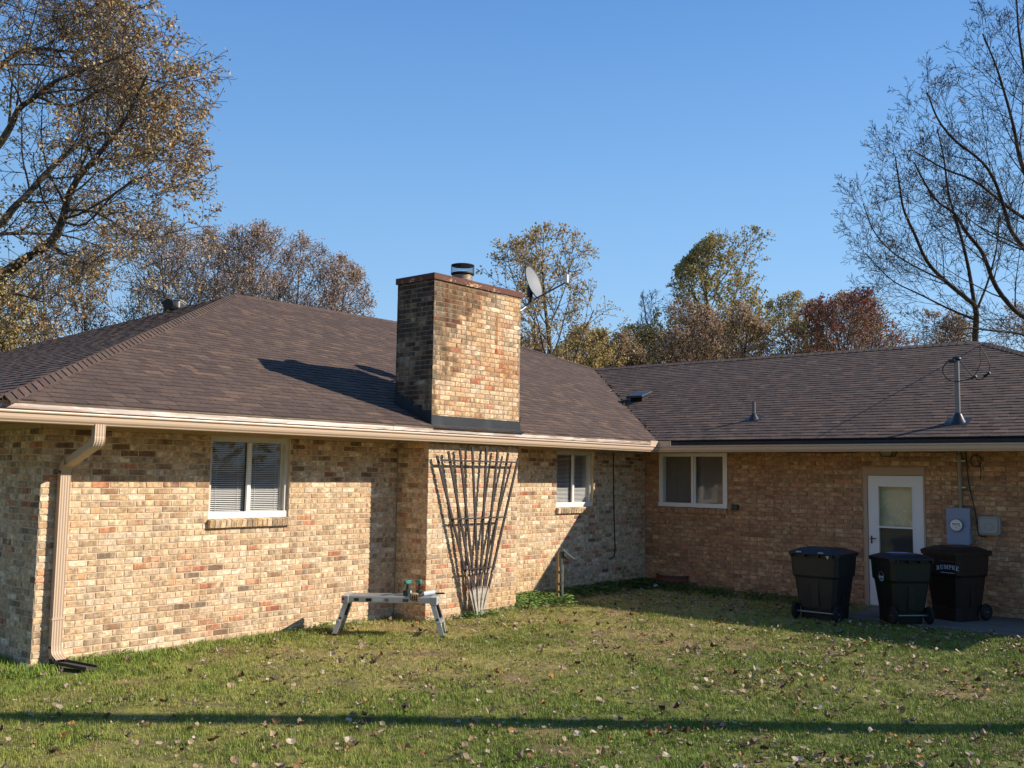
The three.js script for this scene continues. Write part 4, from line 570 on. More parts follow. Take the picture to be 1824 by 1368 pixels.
{ const g = new THREE.IcosahedronGeometry(0.045, 3), p = g.attributes.position; for (let k = 0; k < p.count; k++) { const x = p.getX(k), y = p.getY(k), z = p.getZ(k), f = 1 + 0.25 * (fbm(x * 40 + 9, y * 40 + z * 25, 7, 2) - 0.5); p.setXYZ(k, x * f * 1.15, y * f * 0.85, z * f); } g.computeVertexNormals(); const m = mesh('paper_scrap', g, std(hex(206, 212, 220), 0.8), scene); m.position.set(-0.62, 0.0, 0.63); m.userData = { label: 'crumpled white paper scrap on the shaded grass near the corner', category: 'litter' }; }
{ // splash piece at the downspout
  const o = thing('splash_block', 'dark plastic splash trough at the foot of the downspout', 'splash block', [-10.87, -0.012, 0.16], 0.28);
  mesh('tray', join(bx(0.13, 0.01, 0.50, 0, 0.006, 0.22, 0, [0.04, 0, 0]), bx(0.01, 0.032, 0.50, -0.065, 0.016, 0.22, 0, [0.04, 0, 0]), bx(0.01, 0.032, 0.50, 0.065, 0.016, 0.22, 0, [0.04, 0, 0])), std(hex(74, 66, 58), 0.8), o); mesh('collar', bx(0.15, 0.05, 0.05, 0, 0.035, -0.02, 0.01), std(hex(30, 29, 28), 0.6), o);
}
{ // yard hydrant
  const o = thing('yard_hydrant', 'galvanised yard hydrant strapped to a wooden stake by the corner wall', 'hydrant', [-3.28, -0.05, 0.56]);
  mesh('stake', bx(0.045, 0.78, 0.04, -0.035, 0.38, 0, 0.003), std(hex(150, 122, 84), 0.9), o); mesh('pipe', cyl(0.018, 0.018, [0.01, 0, 0.045], [0.01, 0.70, 0.045], 14), std(hex(168, 168, 164), 0.35, { metalness: 0.7 }), o);
  mesh('head', join(cyl(0.026, 0.024, [0.01, 0.68, 0.045], [0.01, 0.77, 0.045], 14), cyl(0.013, 0.015, [0.01, 0.72, 0.045], [0.06, 0.66, 0.10], 10), bx(0.05, 0.02, 0.04, 0.01, 0.775, 0.045)), std(hex(70, 66, 62), 0.5, { metalness: 0.5 }), o);
  mesh('handle', bar(0.028, 0.014, [0.0, 0.82, 0.06], [0.10, 0.68, 0.19]), std(hex(206, 204, 198), 0.4, { metalness: 0.4 }), o);
  for (const y of [0.18, 0.30, 0.48]) mesh('strap', bx(0.075, 0.008, 0.085, -0.022, y, 0.02), std(hex(60, 54, 46), 0.7), o);
}
{ // fan trellis leaning on the chimney breast
  const o = thing('fan_trellis', 'dark brown fan trellis with worn grey foot leaning on the chimney', 'trellis', [-5.33, -0.05, 0.74]);
  const tops = [[-6.15, 2.16], [-5.94, 2.225], [-5.71, 2.272], [-5.465, 2.295], [-5.16, 2.295], [-4.925, 2.275], [-4.69, 2.232], [-4.47, 2.16]];
  const paint = tex(64, 512, (i, j) => { const u = i / 64, v = j / 512, n = fbm(u * 3, v * 26, 4, 4), f = fbm(u * 10, v * 90, 8, 2), bare = smooth(0.50, 0.58, n + (0.24 - v) * 0.9); const c = [mix(52, 172, bare), mix(40, 162, bare), mix(37, 146, bare)]; return c.map(q => q * (0.8 + 0.4 * f)); });
  const pm = std(0xffffff, 0.75, { map: paint }), dark = std(hex(58, 46, 43), 0.75);
  const stripGeo = (a, b, w, d) => { const g = new GB(), A = V(...a), B = V(...b), s = V(0, 0, 1).cross(V().subVectors(B, A)).normalize().multiplyScalar(w / 2), z = V(0, 0, d / 2), c = [[-1, -1], [1, -1], [1, 1], [-1, 1]], P = (o, [i, j]) => o.clone().addScaledVector(s, i).addScaledVector(z, j); for (let k = 0; k < 4; k++) g.quad(P(A, c[k]), P(A, c[(k + 1) % 4]), P(B, c[(k + 1) % 4]), P(B, c[k]), null, [[k / 4, 0], [(k + 1) / 4, 0], [(k + 1) / 4, 1], [k / 4, 1]]); g.quad(P(B, c[0]), P(B, c[1]), P(B, c[2]), P(B, c[3]), null, [[0, 1], [0.2, 1], [0.2, 0.99], [0, 0.99]]); return g.build(); };
  tops.forEach(([x, y], k) => { const bxx = (k - 3.5) * 0.0135, zo = (k % 2) * 0.0195; mesh('slat', stripGeo([bxx, 0.0, zo], [x + 5.33, y + 0.05, -0.058 + zo * 0.3], 0.037, 0.018), pm, o); });
  const zAt = y => mix(0.0, -0.058, (y + 0.05) / 2.34) + 0.034, xs = (t, y) => mix(mix(-3.5, 3.5, t) * 0.0135, tops[Math.round(t * 7)][0] + 5.33, (y + 0.05) / 2.34);
  for (const [y, w] of [[2.10, 0.024], [1.31, 0.022], [0.62, 0.018]]) mesh('crossbar', bx(xs(1, y) - xs(0, y) + 0.06, w, 0.017, (xs(0, y) + xs(1, y)) / 2, y + 0.05, zAt(y)), dark, o);
}
// aluminium work platform with tools on it
{
  const u = V(0.617, 0, 0.787), yaw = Math.atan2(-u.z, u.x), o = thing('work_platform', 'folding aluminium work platform standing on the grass before the wall', 'work platform', [-7.19, -0.045, 0.99], yaw);
  const H = 0.475, L = 1.12, W = 0.32;
  mesh('deck', join(bx(L, 0.018, W, 0, H - 0.009, 0, 0.003), ...Array.from({ length: 7 }, (_, k) => bx(L - 0.02, 0.005, 0.02, 0, H + 0.002, -W / 2 + 0.04 + k * 0.04))), alu, o);
  for (const s of [-1, 1]) mesh('side_rail', bx(L, 0.062, 0.02, 0, H - 0.042, s * (W / 2 - 0.006), 0.003), alu, o);
  for (const e of [-1, 1]) {
    mesh('end_cap', join(bx(0.09, 0.1, W + 0.02, e * (L / 2 - 0.02), H - 0.045, 0, 0.012), bx(0.012, 0.04, W * 0.5, e * (L / 2 + 0.026), H - 0.04, 0, 0.004)), std(hex(176, 174, 166), 0.5), o);
    for (const s of [-1, 1]) { const a = [e * (L / 2 - 0.03), H - 0.08, s * (W / 2 - 0.02)], b = [e * (L / 2 + 0.10), 0.0, s * (W / 2 + 0.02)]; const lg = mesh('leg', bar(0.055, 0.026, a, b, [0, 0, 1]), alu, o); mesh('foot', bx(0.06, 0.03, 0.04, b[0], 0.012, b[2], 0.006), std(hex(60, 60, 60), 0.7), lg); mesh('print', bar(0.034, 0.0275, [mix(a[0], b[0], 0.12), mix(a[1], b[1], 0.12), a[2]], [mix(a[0], b[0], 0.5), mix(a[1], b[1], 0.5), mix(a[2], b[2], 0.5)], [0, 0, 1]), std(hex(48, 48, 52), 0.6), lg); }
    mesh('rung', bx(0.05, 0.022, W + 0.05, e * (L / 2 + 0.055), 0.175, 0, 0.004), alu, o);
    for (const s of [-1, 1]) mesh('brace', bar(0.012, 0.012, [e * (L / 2 + 0.07), 0.17, s * (W / 2 - 0.03)], [e * (L / 2 + 0.095), 0.02, s * (W / 2 + 0.005)]), alu, o);
  }
  const tape = (x, w, c) => mesh('sticker', bx(w, 0.036, 0.002, x, H - 0.042, W / 2 + 0.0055), std(c, 0.6), o);
  tape(-0.40, 0.06, hex(66, 60, 58)); tape(-0.25, 0.07, hex(34, 34, 36)); tape(-0.14, 0.12, hex(214, 212, 204)); tape(-0.03, 0.05, hex(120, 118, 114)); tape(0.20, 0.07, hex(120, 76, 60)); tape(0.33, 0.06, hex(186, 156, 60)); mesh('sticker', bx(0.03, 0.03, 0.002, -L / 2 + 0.0, H - 0.035, W / 2 + 0.0115), std(hex(176, 40, 34), 0.6), o);
  const put = (name, label, cat, x, z, turn) => { const c = Math.cos(yaw), s = Math.sin(yaw); return thing(name, label, cat, [-7.19 + x * c + z * s, -0.045 + H + 0.0045, 0.99 - x * s + z * c], yaw + turn); };
  const teal = std(hex(58, 128, 116), 0.5), dkGreen = std(hex(20, 48, 44), 0.5);
  { const d = put('cordless_drill', 'teal cordless drill with dark battery standing on the platform', 'drill', 0.20, 0.06, 1.25); mesh('battery', bx(0.12, 0.085, 0.085, 0, 0.043, 0, 0.01), dkGreen, d); mesh('grip', bx(0.045, 0.12, 0.04, 0.015, 0.13, 0, 0.014, [0, 0, -0.15]), blackPlastic, d); mesh('body', join(bx(0.15, 0.065, 0.062, 0.03, 0.205, 0, 0.02), cyl(0.03, 0.028, [-0.05, 0.205, 0], [-0.075, 0.205, 0], 14)), teal, d); mesh('chuck', cyl(0.023, 0.014, [0.105, 0.205, 0], [0.155, 0.205, 0], 14), std(hex(50, 50, 52), 0.4, { metalness: 0.5 }), d); mesh('label_plate', bx(0.03, 0.06, 0.002, 0.05, 0.045, 0.0435), white, d); d.scale.setScalar(0.78); }
  { const d = put('impact_driver', 'teal impact driver lying behind the drill on the platform', 'driver', 0.335, -0.05, 2.2); mesh('battery', bx(0.10, 0.07, 0.075, 0, 0.036, 0, 0.01), blackPlastic, d); mesh('grip', bx(0.042, 0.11, 0.036, 0, 0.12, 0, 0.013), blackPlastic, d); mesh('body', bx(0.12, 0.075, 0.06, 0.01, 0.20, 0, 0.022), teal, d); mesh('nose', cyl(0.026, 0.016, [0.07, 0.2, 0], [0.115, 0.2, 0], 14), std(hex(90, 92, 94), 0.4, { metalness: 0.5 }), d); d.scale.setScalar(0.78); }
  { const d = put('caulk_tube', 'white tube with black cap lying on the platform', 'tube', 0.42, 0.09, 0.3); mesh('barrel', cyl(0.026, 0.026, [-0.02, 0.028, 0], [0.13, 0.04, -0.05], 16), std(hex(202, 216, 222), 0.5), d); mesh('cap', cyl(0.029, 0.029, [-0.05, 0.03, 0.012], [-0.018, 0.03, 0.0], 16), blackPlastic, d); mesh('nozzle', cyl(0.009, 0.003, [0.128, 0.04, -0.05], [0.19, 0.11, -0.07], 8), std(hex(196, 186, 120), 0.5), d); }
  { const d = put('pry_bar', 'black flat pry bar lying at the end of the platform', 'pry bar', 0.50, -0.04, 0.15); mesh('shaft', bx(0.30, 0.02, 0.032, 0, 0.02, 0, 0.005), blackPlastic, d); mesh('claw', bx(0.07, 0.012, 0.036, -0.17, 0.032, 0, 0.003, [0, 0, -0.5]), blackPlastic, d); }
  { const d = put('work_glove', 'crumpled tan work glove hanging over the platform edge', 'glove', 0.30, 0.13, 0.1); const g = new THREE.SphereGeometry(0.05, 14, 10), p = g.attributes.position; for (let k = 0; k < p.count; k++) { const x = p.getX(k), y = p.getY(k), z = p.getZ(k), f = 1 + 0.5 * (fbm(x * 30 + 3, y * 30 + z * 20, 4, 2) - 0.5); p.setXYZ(k, x * f * 1.3, y * f * 0.5 + 0.022, z * f * 0.9); } g.computeVertexNormals(); mesh('palm', g, std(hex(150, 138, 104), 0.9), d); for (let k = 0; k < 4; k++) mesh('finger', tube([[-0.03 + k * 0.022, 0.02, 0.03], [-0.034 + k * 0.024, 0.018, 0.05], [-0.036 + k * 0.026, -0.04 - 0.01 * (k % 2), 0.056]], 0.011, 6, 8), std(hex(104, 74, 46), 0.9), d); mesh('thumb', tube([[0.05, 0.02, 0], [0.075, 0.02, 0.012], [0.09, 0.012, 0.03]], 0.012, 6, 8), std(hex(150, 138, 104), 0.9), d); }
}
// wheeled bins
const font = await new FontLoader().loadAsync('fonts/droid/droid_serif_bold.typeface.json');
const scuff = tex(256, 256, (i, j) => { const u = i / 256, v = j / 256, n = tfbm(u, v, 5, 21, 5), l = tnoise(u * 40, v * 6, 40, 23), m = 0.72 + 0.36 * n + (l > 0.86 ? 0.25 : 0) * n; return [235 * m, 232 * m, 226 * m]; }, { repeat: [1.3, 1.3] });
function wheeledBin(label, pos, turn, bodyCol, lidCol, { W = 0.66, D = 0.74, H = 0.92 } = {}) {     // local +z is the hinge and wheel side
  const o = thing('wheeled_bin', label, 'wheeled bin', pos, turn, 'wheeled bins by the back door'), body = std(bodyCol, 0.55, { map: scuff }), lid = std(lidCol, 0.48, { map: scuff }), g = new GB();
  const ring = (y, w, d, zo = 0, c = 0.05) => [[-w + c, d], [w - c, d], [w, d - c], [w, -d + c], [w - c, -d], [-w + c, -d], [-w, -d + c], [-w, d - c]].map(([x, z]) => V(x, y, z + zo));
  const rings = [ring(0.0, W * 0.36, D * 0.33, -0.03), ring(0.16, W * 0.375, D * 0.345, -0.02), ring(0.17, W * 0.375, D * 0.37, 0.0), ring(H * 0.62, W * 0.44, D * 0.44), ring(H * 0.66, W * 0.475, D * 0.465), ring(H * 0.93, W * 0.495, D * 0.49), ring(H * 0.935, W * 0.52, D * 0.515), ring(H * 0.965, W * 0.52, D * 0.515)];
  for (let k = 0; k < rings.length - 1; k++) for (let i = 0; i < 8; i++) g.quad(rings[k][(i + 1) % 8], rings[k][i], rings[k + 1][i], rings[k + 1][(i + 1) % 8]);
  for (let i = 1; i < 7; i++) g.tri(rings[0][0], rings[0][i], rings[0][i + 1]);
  mesh('body', g.build(), body, o);
  mesh('rib', bx(0.10, H * 0.36, 0.012, 0, H * 0.40, D * 0.415, 0.004, [0.07, 0, 0]), body, o);
  for (const s of [-1, 1]) mesh('rib', bx(0.012, H * 0.42, 0.07, s * W * 0.415, H * 0.42, 0, 0.004, [0, 0, -s * 0.05]), body, o);
  const t = new GB(), lr = [ring(H * 0.965, W * 0.54, D * 0.535, 0, 0.07), ring(H * 0.99, W * 0.54, D * 0.535, 0, 0.07), ring(H * 1.01, W * 0.50, D * 0.49, 0, 0.07), ring(H * 1.055, W * 0.36, D * 0.34, 0.02, 0.07), ring(H * 1.062, W * 0.2, D * 0.2, 0.02, 0.05)];
  for (let k = 0; k < lr.length - 1; k++) for (let i = 0; i < 8; i++) t.quad(lr[k][(i + 1) % 8], lr[k][i], lr[k + 1][i], lr[k + 1][(i + 1) % 8]); for (let i = 1; i < 7; i++) { t.tri(lr[4][0], lr[4][i + 1], lr[4][i]); t.tri(lr[0][0], lr[0][i], lr[0][i + 1]); }
  mesh('lid', t.build(), lid, o);
  mesh('handle', join(cyl(0.014, 0.014, [-W * 0.42, H * 0.985, D * 0.575], [W * 0.42, H * 0.985, D * 0.575], 10), ...[-0.42, -0.14, 0.14, 0.42].map(k => bx(0.022, 0.06, 0.07, W * k, H * 0.965, D * 0.545, 0.005))), lid, o);
  mesh('axle', cyl(0.012, 0.012, [-W * 0.47, 0.115, D * 0.37], [W * 0.47, 0.115, D * 0.37], 10), galv, o);
  for (const s of [-1, 1]) { const w = mesh('wheel', new THREE.TorusGeometry(0.092, 0.026, 10, 24).rotateY(Math.PI / 2).translate(s * W * 0.43, 0.117, D * 0.37), std(hex(22, 22, 23), 0.8), o); mesh('hub', join(cyl(0.075, 0.075, [s * W * 0.43 - 0.012, 0.117, D * 0.37], [s * W * 0.43 + 0.012, 0.117, D * 0.37], 18), ...Array.from({ length: 6 }, (_, k) => bx(0.034, 0.016, 0.07, s * W * 0.43, 0.117 + 0.04 * Math.sin(k * 1.047), D * 0.37 + 0.04 * Math.cos(k * 1.047), 0, [-k * 1.047, 0, 0]))), std(hex(46, 46, 48), 0.6), w); }
  return { o, W, D, H };
}
function lettering(parent, text, size, x, y, z, turn, mat, name = 'lettering', arch = 0) { const grp = []; let w = 0; const gs = [...text].map(ch => { const q = new TextGeometry(ch, { font, size, depth: 0.002, curveSegments: 3 }); q.computeBoundingBox(); const a = ch === ' ' ? size * 0.4 : q.boundingBox.max.x + size * 0.06; const r = { q, at: w }; w += a; return r; }); for (const { q, at } of gs) { const t = (at / w - 0.5) * 2; q.translate(at - w / 2, arch * (1 - t * t), 0); grp.push(q); } const m = mesh(name, join(...grp), mat, parent); m.position.set(x, y, z); m.rotation.set(...turn); return m; }
{
  const a = wheeledBin('dark grey blue wheeled bin with white latches standing on the grass', [-1.97, -0.04, 4.27], QT, hex(42, 45, 47), hex(24, 28, 36), { W: 0.70, D: 0.74, H: 0.94 });
  for (const x of [-0.2, 0.12]) mesh('latch', join(bx(0.07, 0.012, 0.04, x, a.H * 1.0, a.D * 0.52, 0.003, [0.3, 0.4, 0]), bx(0.05, 0.012, 0.04, x + 0.02, a.H * 0.985, a.D * 0.56, 0.003)), std(hex(200, 196, 186), 0.4, { metalness: 0.4 }), a.o);
  const tag = new GB(); tag.tri(V(0.19, a.H * 0.975, a.D * 0.545), V(0.225, a.H * 0.915, a.D * 0.535), V(0.255, a.H * 0.975, a.D * 0.545)); mesh('tag', tag.build(), std(hex(206, 204, 196), 0.7, { side: THREE.DoubleSide }), a.o);
  const b = wheeledBin('dark green wheeled bin before the white door with round white logo', [-1.62, -0.012, 5.22], Math.atan2(-0.669, 0.742), hex(28, 40, 28), hex(26, 29, 34), { W: 0.60, D: 0.65, H: 0.88 });
  const wm = std(hex(188, 194, 202), 0.6); mesh('paper', bx(0.30, 0.002, 0.16, -0.05, b.H * 1.066, 0.02), std(hex(150, 164, 186), 0.7), b.o);
  const lx = -b.W * 0.478; const ringM = mesh('logo_ring', new THREE.TorusGeometry(0.062, 0.008, 4, 28), wm, b.o); ringM.position.set(lx + 0.004, b.H * 0.70, 0.0); ringM.rotation.y = -Math.PI / 2; mesh('logo_bar', bx(0.006, 0.024, 0.13, lx, b.H * 0.69, 0.0), wm, b.o); mesh('logo_hill', join(bx(0.005, 0.02, 0.07, lx, b.H * 0.655, 0.0), bx(0.005, 0.012, 0.1, lx, b.H * 0.81, 0)), std(hex(96, 128, 140), 0.6), b.o);
  const c = wheeledBin('dark brown wheeled bin with white arched name below the meter', [-0.74, -0.012, 5.68], Math.atan2(0.917, 0.371), hex(40, 26, 19), hex(24, 22, 23), { W: 0.64, D: 0.69, H: 0.96 });
  lettering(c.o, 'RUMPKE', 0.058, -0.135, c.H * 0.72, -c.D * 0.487, [0.05, Math.PI, 0], wm, 'lettering', 0.022); lettering(c.o, 'WASTE SERVICE', 0.02, -0.135, c.H * 0.845, -c.D * 0.496, [0.05, Math.PI, 0], std(hex(96, 88, 84), 0.6)); mesh('underline', bx(0.22, 0.008, 0.003, -0.135, c.H * 0.69, -c.D * 0.486), wm, c.o);
}

// ---------------------------------------------------------------- trees
class TubeB {
  constructor() { this.p = []; this.n = []; this.i = []; }
  add(pts, rs, sides) {
    const b0 = this.p.length / 3, T = V(), N = V(), B = V(), up = V(0.3, 0.1, 0.95).normalize();
    for (let k = 0; k < pts.length; k++) {
      T.subVectors(pts[Math.min(pts.length - 1, k + 1)], pts[Math.max(0, k - 1)]).normalize(); N.crossVectors(T, Math.abs(T.dot(up)) > 0.95 ? V(1, 0, 0) : up).normalize(); B.crossVectors(T, N);
      for (let s = 0; s < sides; s++) { const a = s / sides * 6.28318, c = Math.cos(a), d = Math.sin(a), x = N.x * c + B.x * d, y = N.y * c + B.y * d, z = N.z * c + B.z * d; this.p.push(pts[k].x + x * rs[k], pts[k].y + y * rs[k], pts[k].z + z * rs[k]); this.n.push(x, y, z); }
    }
    for (let k = 0; k < pts.length - 1; k++) for (let s = 0; s < sides; s++) { const a = b0 + k * sides + s, b = b0 + k * sides + (s + 1) % sides; this.i.push(a, b, a + sides, b, b + sides, a + sides); }
  }
  build() { const g = new THREE.BufferGeometry(); g.setAttribute('position', new THREE.Float32BufferAttribute(this.p, 3)); g.setAttribute('normal', new THREE.Float32BufferAttribute(this.n, 3)); const uv = new Float32Array(this.p.length / 3 * 2); for (let k = 0; k < uv.length / 2; k++) { uv[k * 2] = this.p[k * 3] + this.p[k * 3 + 2]; uv[k * 2 + 1] = this.p[k * 3 + 1]; } g.setAttribute('uv', new THREE.BufferAttribute(uv, 2)); g.setIndex(this.i); return g; }
}
const barkTex = tex(128, 256, (i, j) => { const n = tfbm(i / 128, j / 256, 8, 3, 4), r = tnoise(i / 128 * 26, j / 256 * 8, 8, 6); const m = 0.55 + 0.6 * n + 0.25 * (r - 0.5); return [200 * m, 196 * m, 188 * m]; }, { repeat: [1.5, 0.7] });
const rv = () => V(rr(-1, 1), rr(-1, 1), rr(-1, 1));
// o.L: one entry for each branching order {seg, n, t0, ang, ratio, trop, wob, sides, tip, rr}
function growTree(name, label, o) {
  seed = o.seed; const T = new TubeB(), lp = [], lc = []; let leaves = 0;
  const leaf = (p) => {
    const s = o.leaf.size * rr(0.65, 1.25), a = rv().normalize(), b = rv().cross(a).normalize(), n = a.clone().cross(b), c = pick(o.leaf.colors), f = rr(0.7, 1.25), q = p.clone().addScaledVector(rv(), o.leaf.spread);
    const m = q.clone().addScaledVector(n, s * 0.18), tip = q.clone().addScaledVector(a, s * 0.62), bot = q.clone().addScaledVector(a, -s * 0.5), l = m.clone().addScaledVector(b, s * 0.42), r = m.clone().addScaledVector(b, -s * 0.42);
    for (const v of [bot, l, tip, bot, tip, r]) { lp.push(v.x, v.y, v.z); lc.push(c[0] * f, c[1] * f, c[2] * f); } leaves++;
  };
  function sub(pts, rs, len, lv) {
    const L = o.L[lv]; if (!L) return;
    const P = o.L[lv - 1] || o.L[0], n = Math.max(1, Math.round((P.n ?? 5) * (P.per ? len / P.per : 1) * rr(0.85, 1.15))); let az = rr(0, 6.28);
    for (let c = 0; c < n; c++) {
      const t = mix(P.t0 ?? 0.25, 1, (c + rr(0.1, 0.9)) / n), k = t * (pts.length - 1), i = Math.min(pts.length - 2, Math.floor(k)), f = k - i, p = pts[i].clone().lerp(pts[i + 1], f), d = V().subVectors(pts[i + 1], pts[i]).normalize(), r = mix(rs[i], rs[i + 1], f);
      az += 2.4 + rr(-0.5, 0.5); const s = V(0.2, 1, 0.1).cross(d); if (s.lengthSq() < 0.02) s.set(1, 0, 0); s.normalize(); const b = d.clone().cross(s), ang = L.ang * rr(0.75, 1.25), dir = d.clone().multiplyScalar(Math.cos(ang)).addScaledVector(s, Math.sin(ang) * Math.cos(az)).addScaledVector(b, Math.sin(ang) * Math.sin(az));
      branch(p, dir, (L.len ?? len * L.ratio) * (1.15 - 0.6 * t) * rr(0.75, 1.25), Math.max(o.minR ?? 0.006, Math.min(r * 0.72, r * (L.rr ?? 0.6) * rr(0.85, 1.1))), lv);
    }
  }
  function branch(p, d, len, r, lv) {
    const L = o.L[lv], pts = [p.clone()], rs = [r]; d = d.clone().normalize(); p = p.clone();
    for (let k = 1; k <= L.seg; k++) { d.addScaledVector(rv(), L.wob).add(V(0, L.trop, 0)); if (o.droop && lv >= o.L.length - 2) d.y -= o.droop * k / L.seg; d.normalize(); p = p.clone().addScaledVector(d, len / L.seg); if (o.inside && lv >= 1 && !o.inside(p)) { if (k === 1 && lv > 1) return; if (k > 1) break; } pts.push(p); rs.push(Math.max(o.minR ?? 0.006, r * (1 - k / L.seg * (1 - (L.tip ?? 0.35))))); }
    T.add(pts, rs, L.sides ?? 4);
    if (lv >= o.L.length - 1 || (o.leafFrom !== undefined && lv >= o.leafFrom)) { if (o.leaf) for (let k = 0; k < o.leaf.n; k++) { if (o.leafMask && rnd() > o.leafMask(p)) continue; const t = rr(0.15, 1.0) * (pts.length - 1), i = Math.min(pts.length - 2, Math.floor(t)); leaf(pts[i].clone().lerp(pts[i + 1], t - i)); } }
    sub(pts, rs, len, lv + 1);
  }
  for (const l of o.limbs || []) {
    const c = new THREE.CatmullRomCurve3(l.pts.map(p => V(...p))), n = Math.max(6, l.pts.length * 3), pts = c.getPoints(n).map((p, k) => p.addScaledVector(rv(), 0.02 * (l.r0))), len = c.getLength(), rs = pts.map((_, k) => mix(l.r0, l.r1, Math.pow(k / n, 0.8)));
    T.add(pts, rs, l.sides ?? 8); if (!l.bare) { const keep = o.L[0]; o.L[0] = { ...keep, n: l.n ?? keep.n, t0: l.t0 ?? keep.t0 }; sub(pts, rs, l.len ?? len, 1); o.L[0] = keep; }
  }
  if (o.base) branch(V(...o.base), V(...(o.dir || [0, 1, 0])), o.height, o.r, 0);
  const t = thing(name, label, o.category ?? 'tree', [0, 0, 0], 0, o.group);
  mesh('trunk', T.build(), o.bark ?? MAT.bark, t);
  if (leaves) { const g = new THREE.BufferGeometry(); g.setAttribute('position', new THREE.Float32BufferAttribute(lp, 3)); g.setAttribute('color', new THREE.Float32BufferAttribute(lc, 3)); g.computeVertexNormals(); mesh('crown', g, MAT.foliage, t); }
  o.count = [T.i.length / 3, leaves]; TRI.branch += T.i.length / 3; TRI.leaf += leaves * 2; return t;
}
const TRI = { branch: 0, leaf: 0 };
MAT.bark = std(hex(134, 120, 104), 0.95, { map: barkTex }); MAT.barkDark = std(hex(92, 80, 70), 0.95, { map: barkTex }); MAT.barkGrey = std(hex(148, 134, 122), 0.95, { map: barkTex });
MAT.foliage = new THREE.MeshPhysicalMaterial({ color: 0xffffff, roughness: 0.95, vertexColors: true, side: THREE.DoubleSide, transmission: 0.35, thickness: 0 });
const BROWN = [[0.46, 0.29, 0.135], [0.52, 0.34, 0.16], [0.34, 0.19, 0.085], [0.58, 0.42, 0.20], [0.64, 0.48, 0.25], [0.42, 0.20, 0.085], [0.26, 0.16, 0.09]], GOLD = [[0.55, 0.40, 0.125], [0.46, 0.34, 0.10], [0.62, 0.47, 0.17], [0.34, 0.26, 0.085], [0.50, 0.33, 0.12]], OLIVE = [[0.33, 0.29, 0.085], [0.42, 0.345, 0.10], [0.25, 0.235, 0.07], [0.52, 0.40, 0.125], [0.45, 0.30, 0.105]], RED = [[0.26, 0.078, 0.052], [0.33, 0.105, 0.066], [0.18, 0.058, 0.044], [0.40, 0.16, 0.09]], DUSK = [[0.46, 0.32, 0.23], [0.54, 0.38, 0.27], [0.38, 0.26, 0.19], [0.60, 0.43, 0.29], [0.30, 0.20, 0.15]];
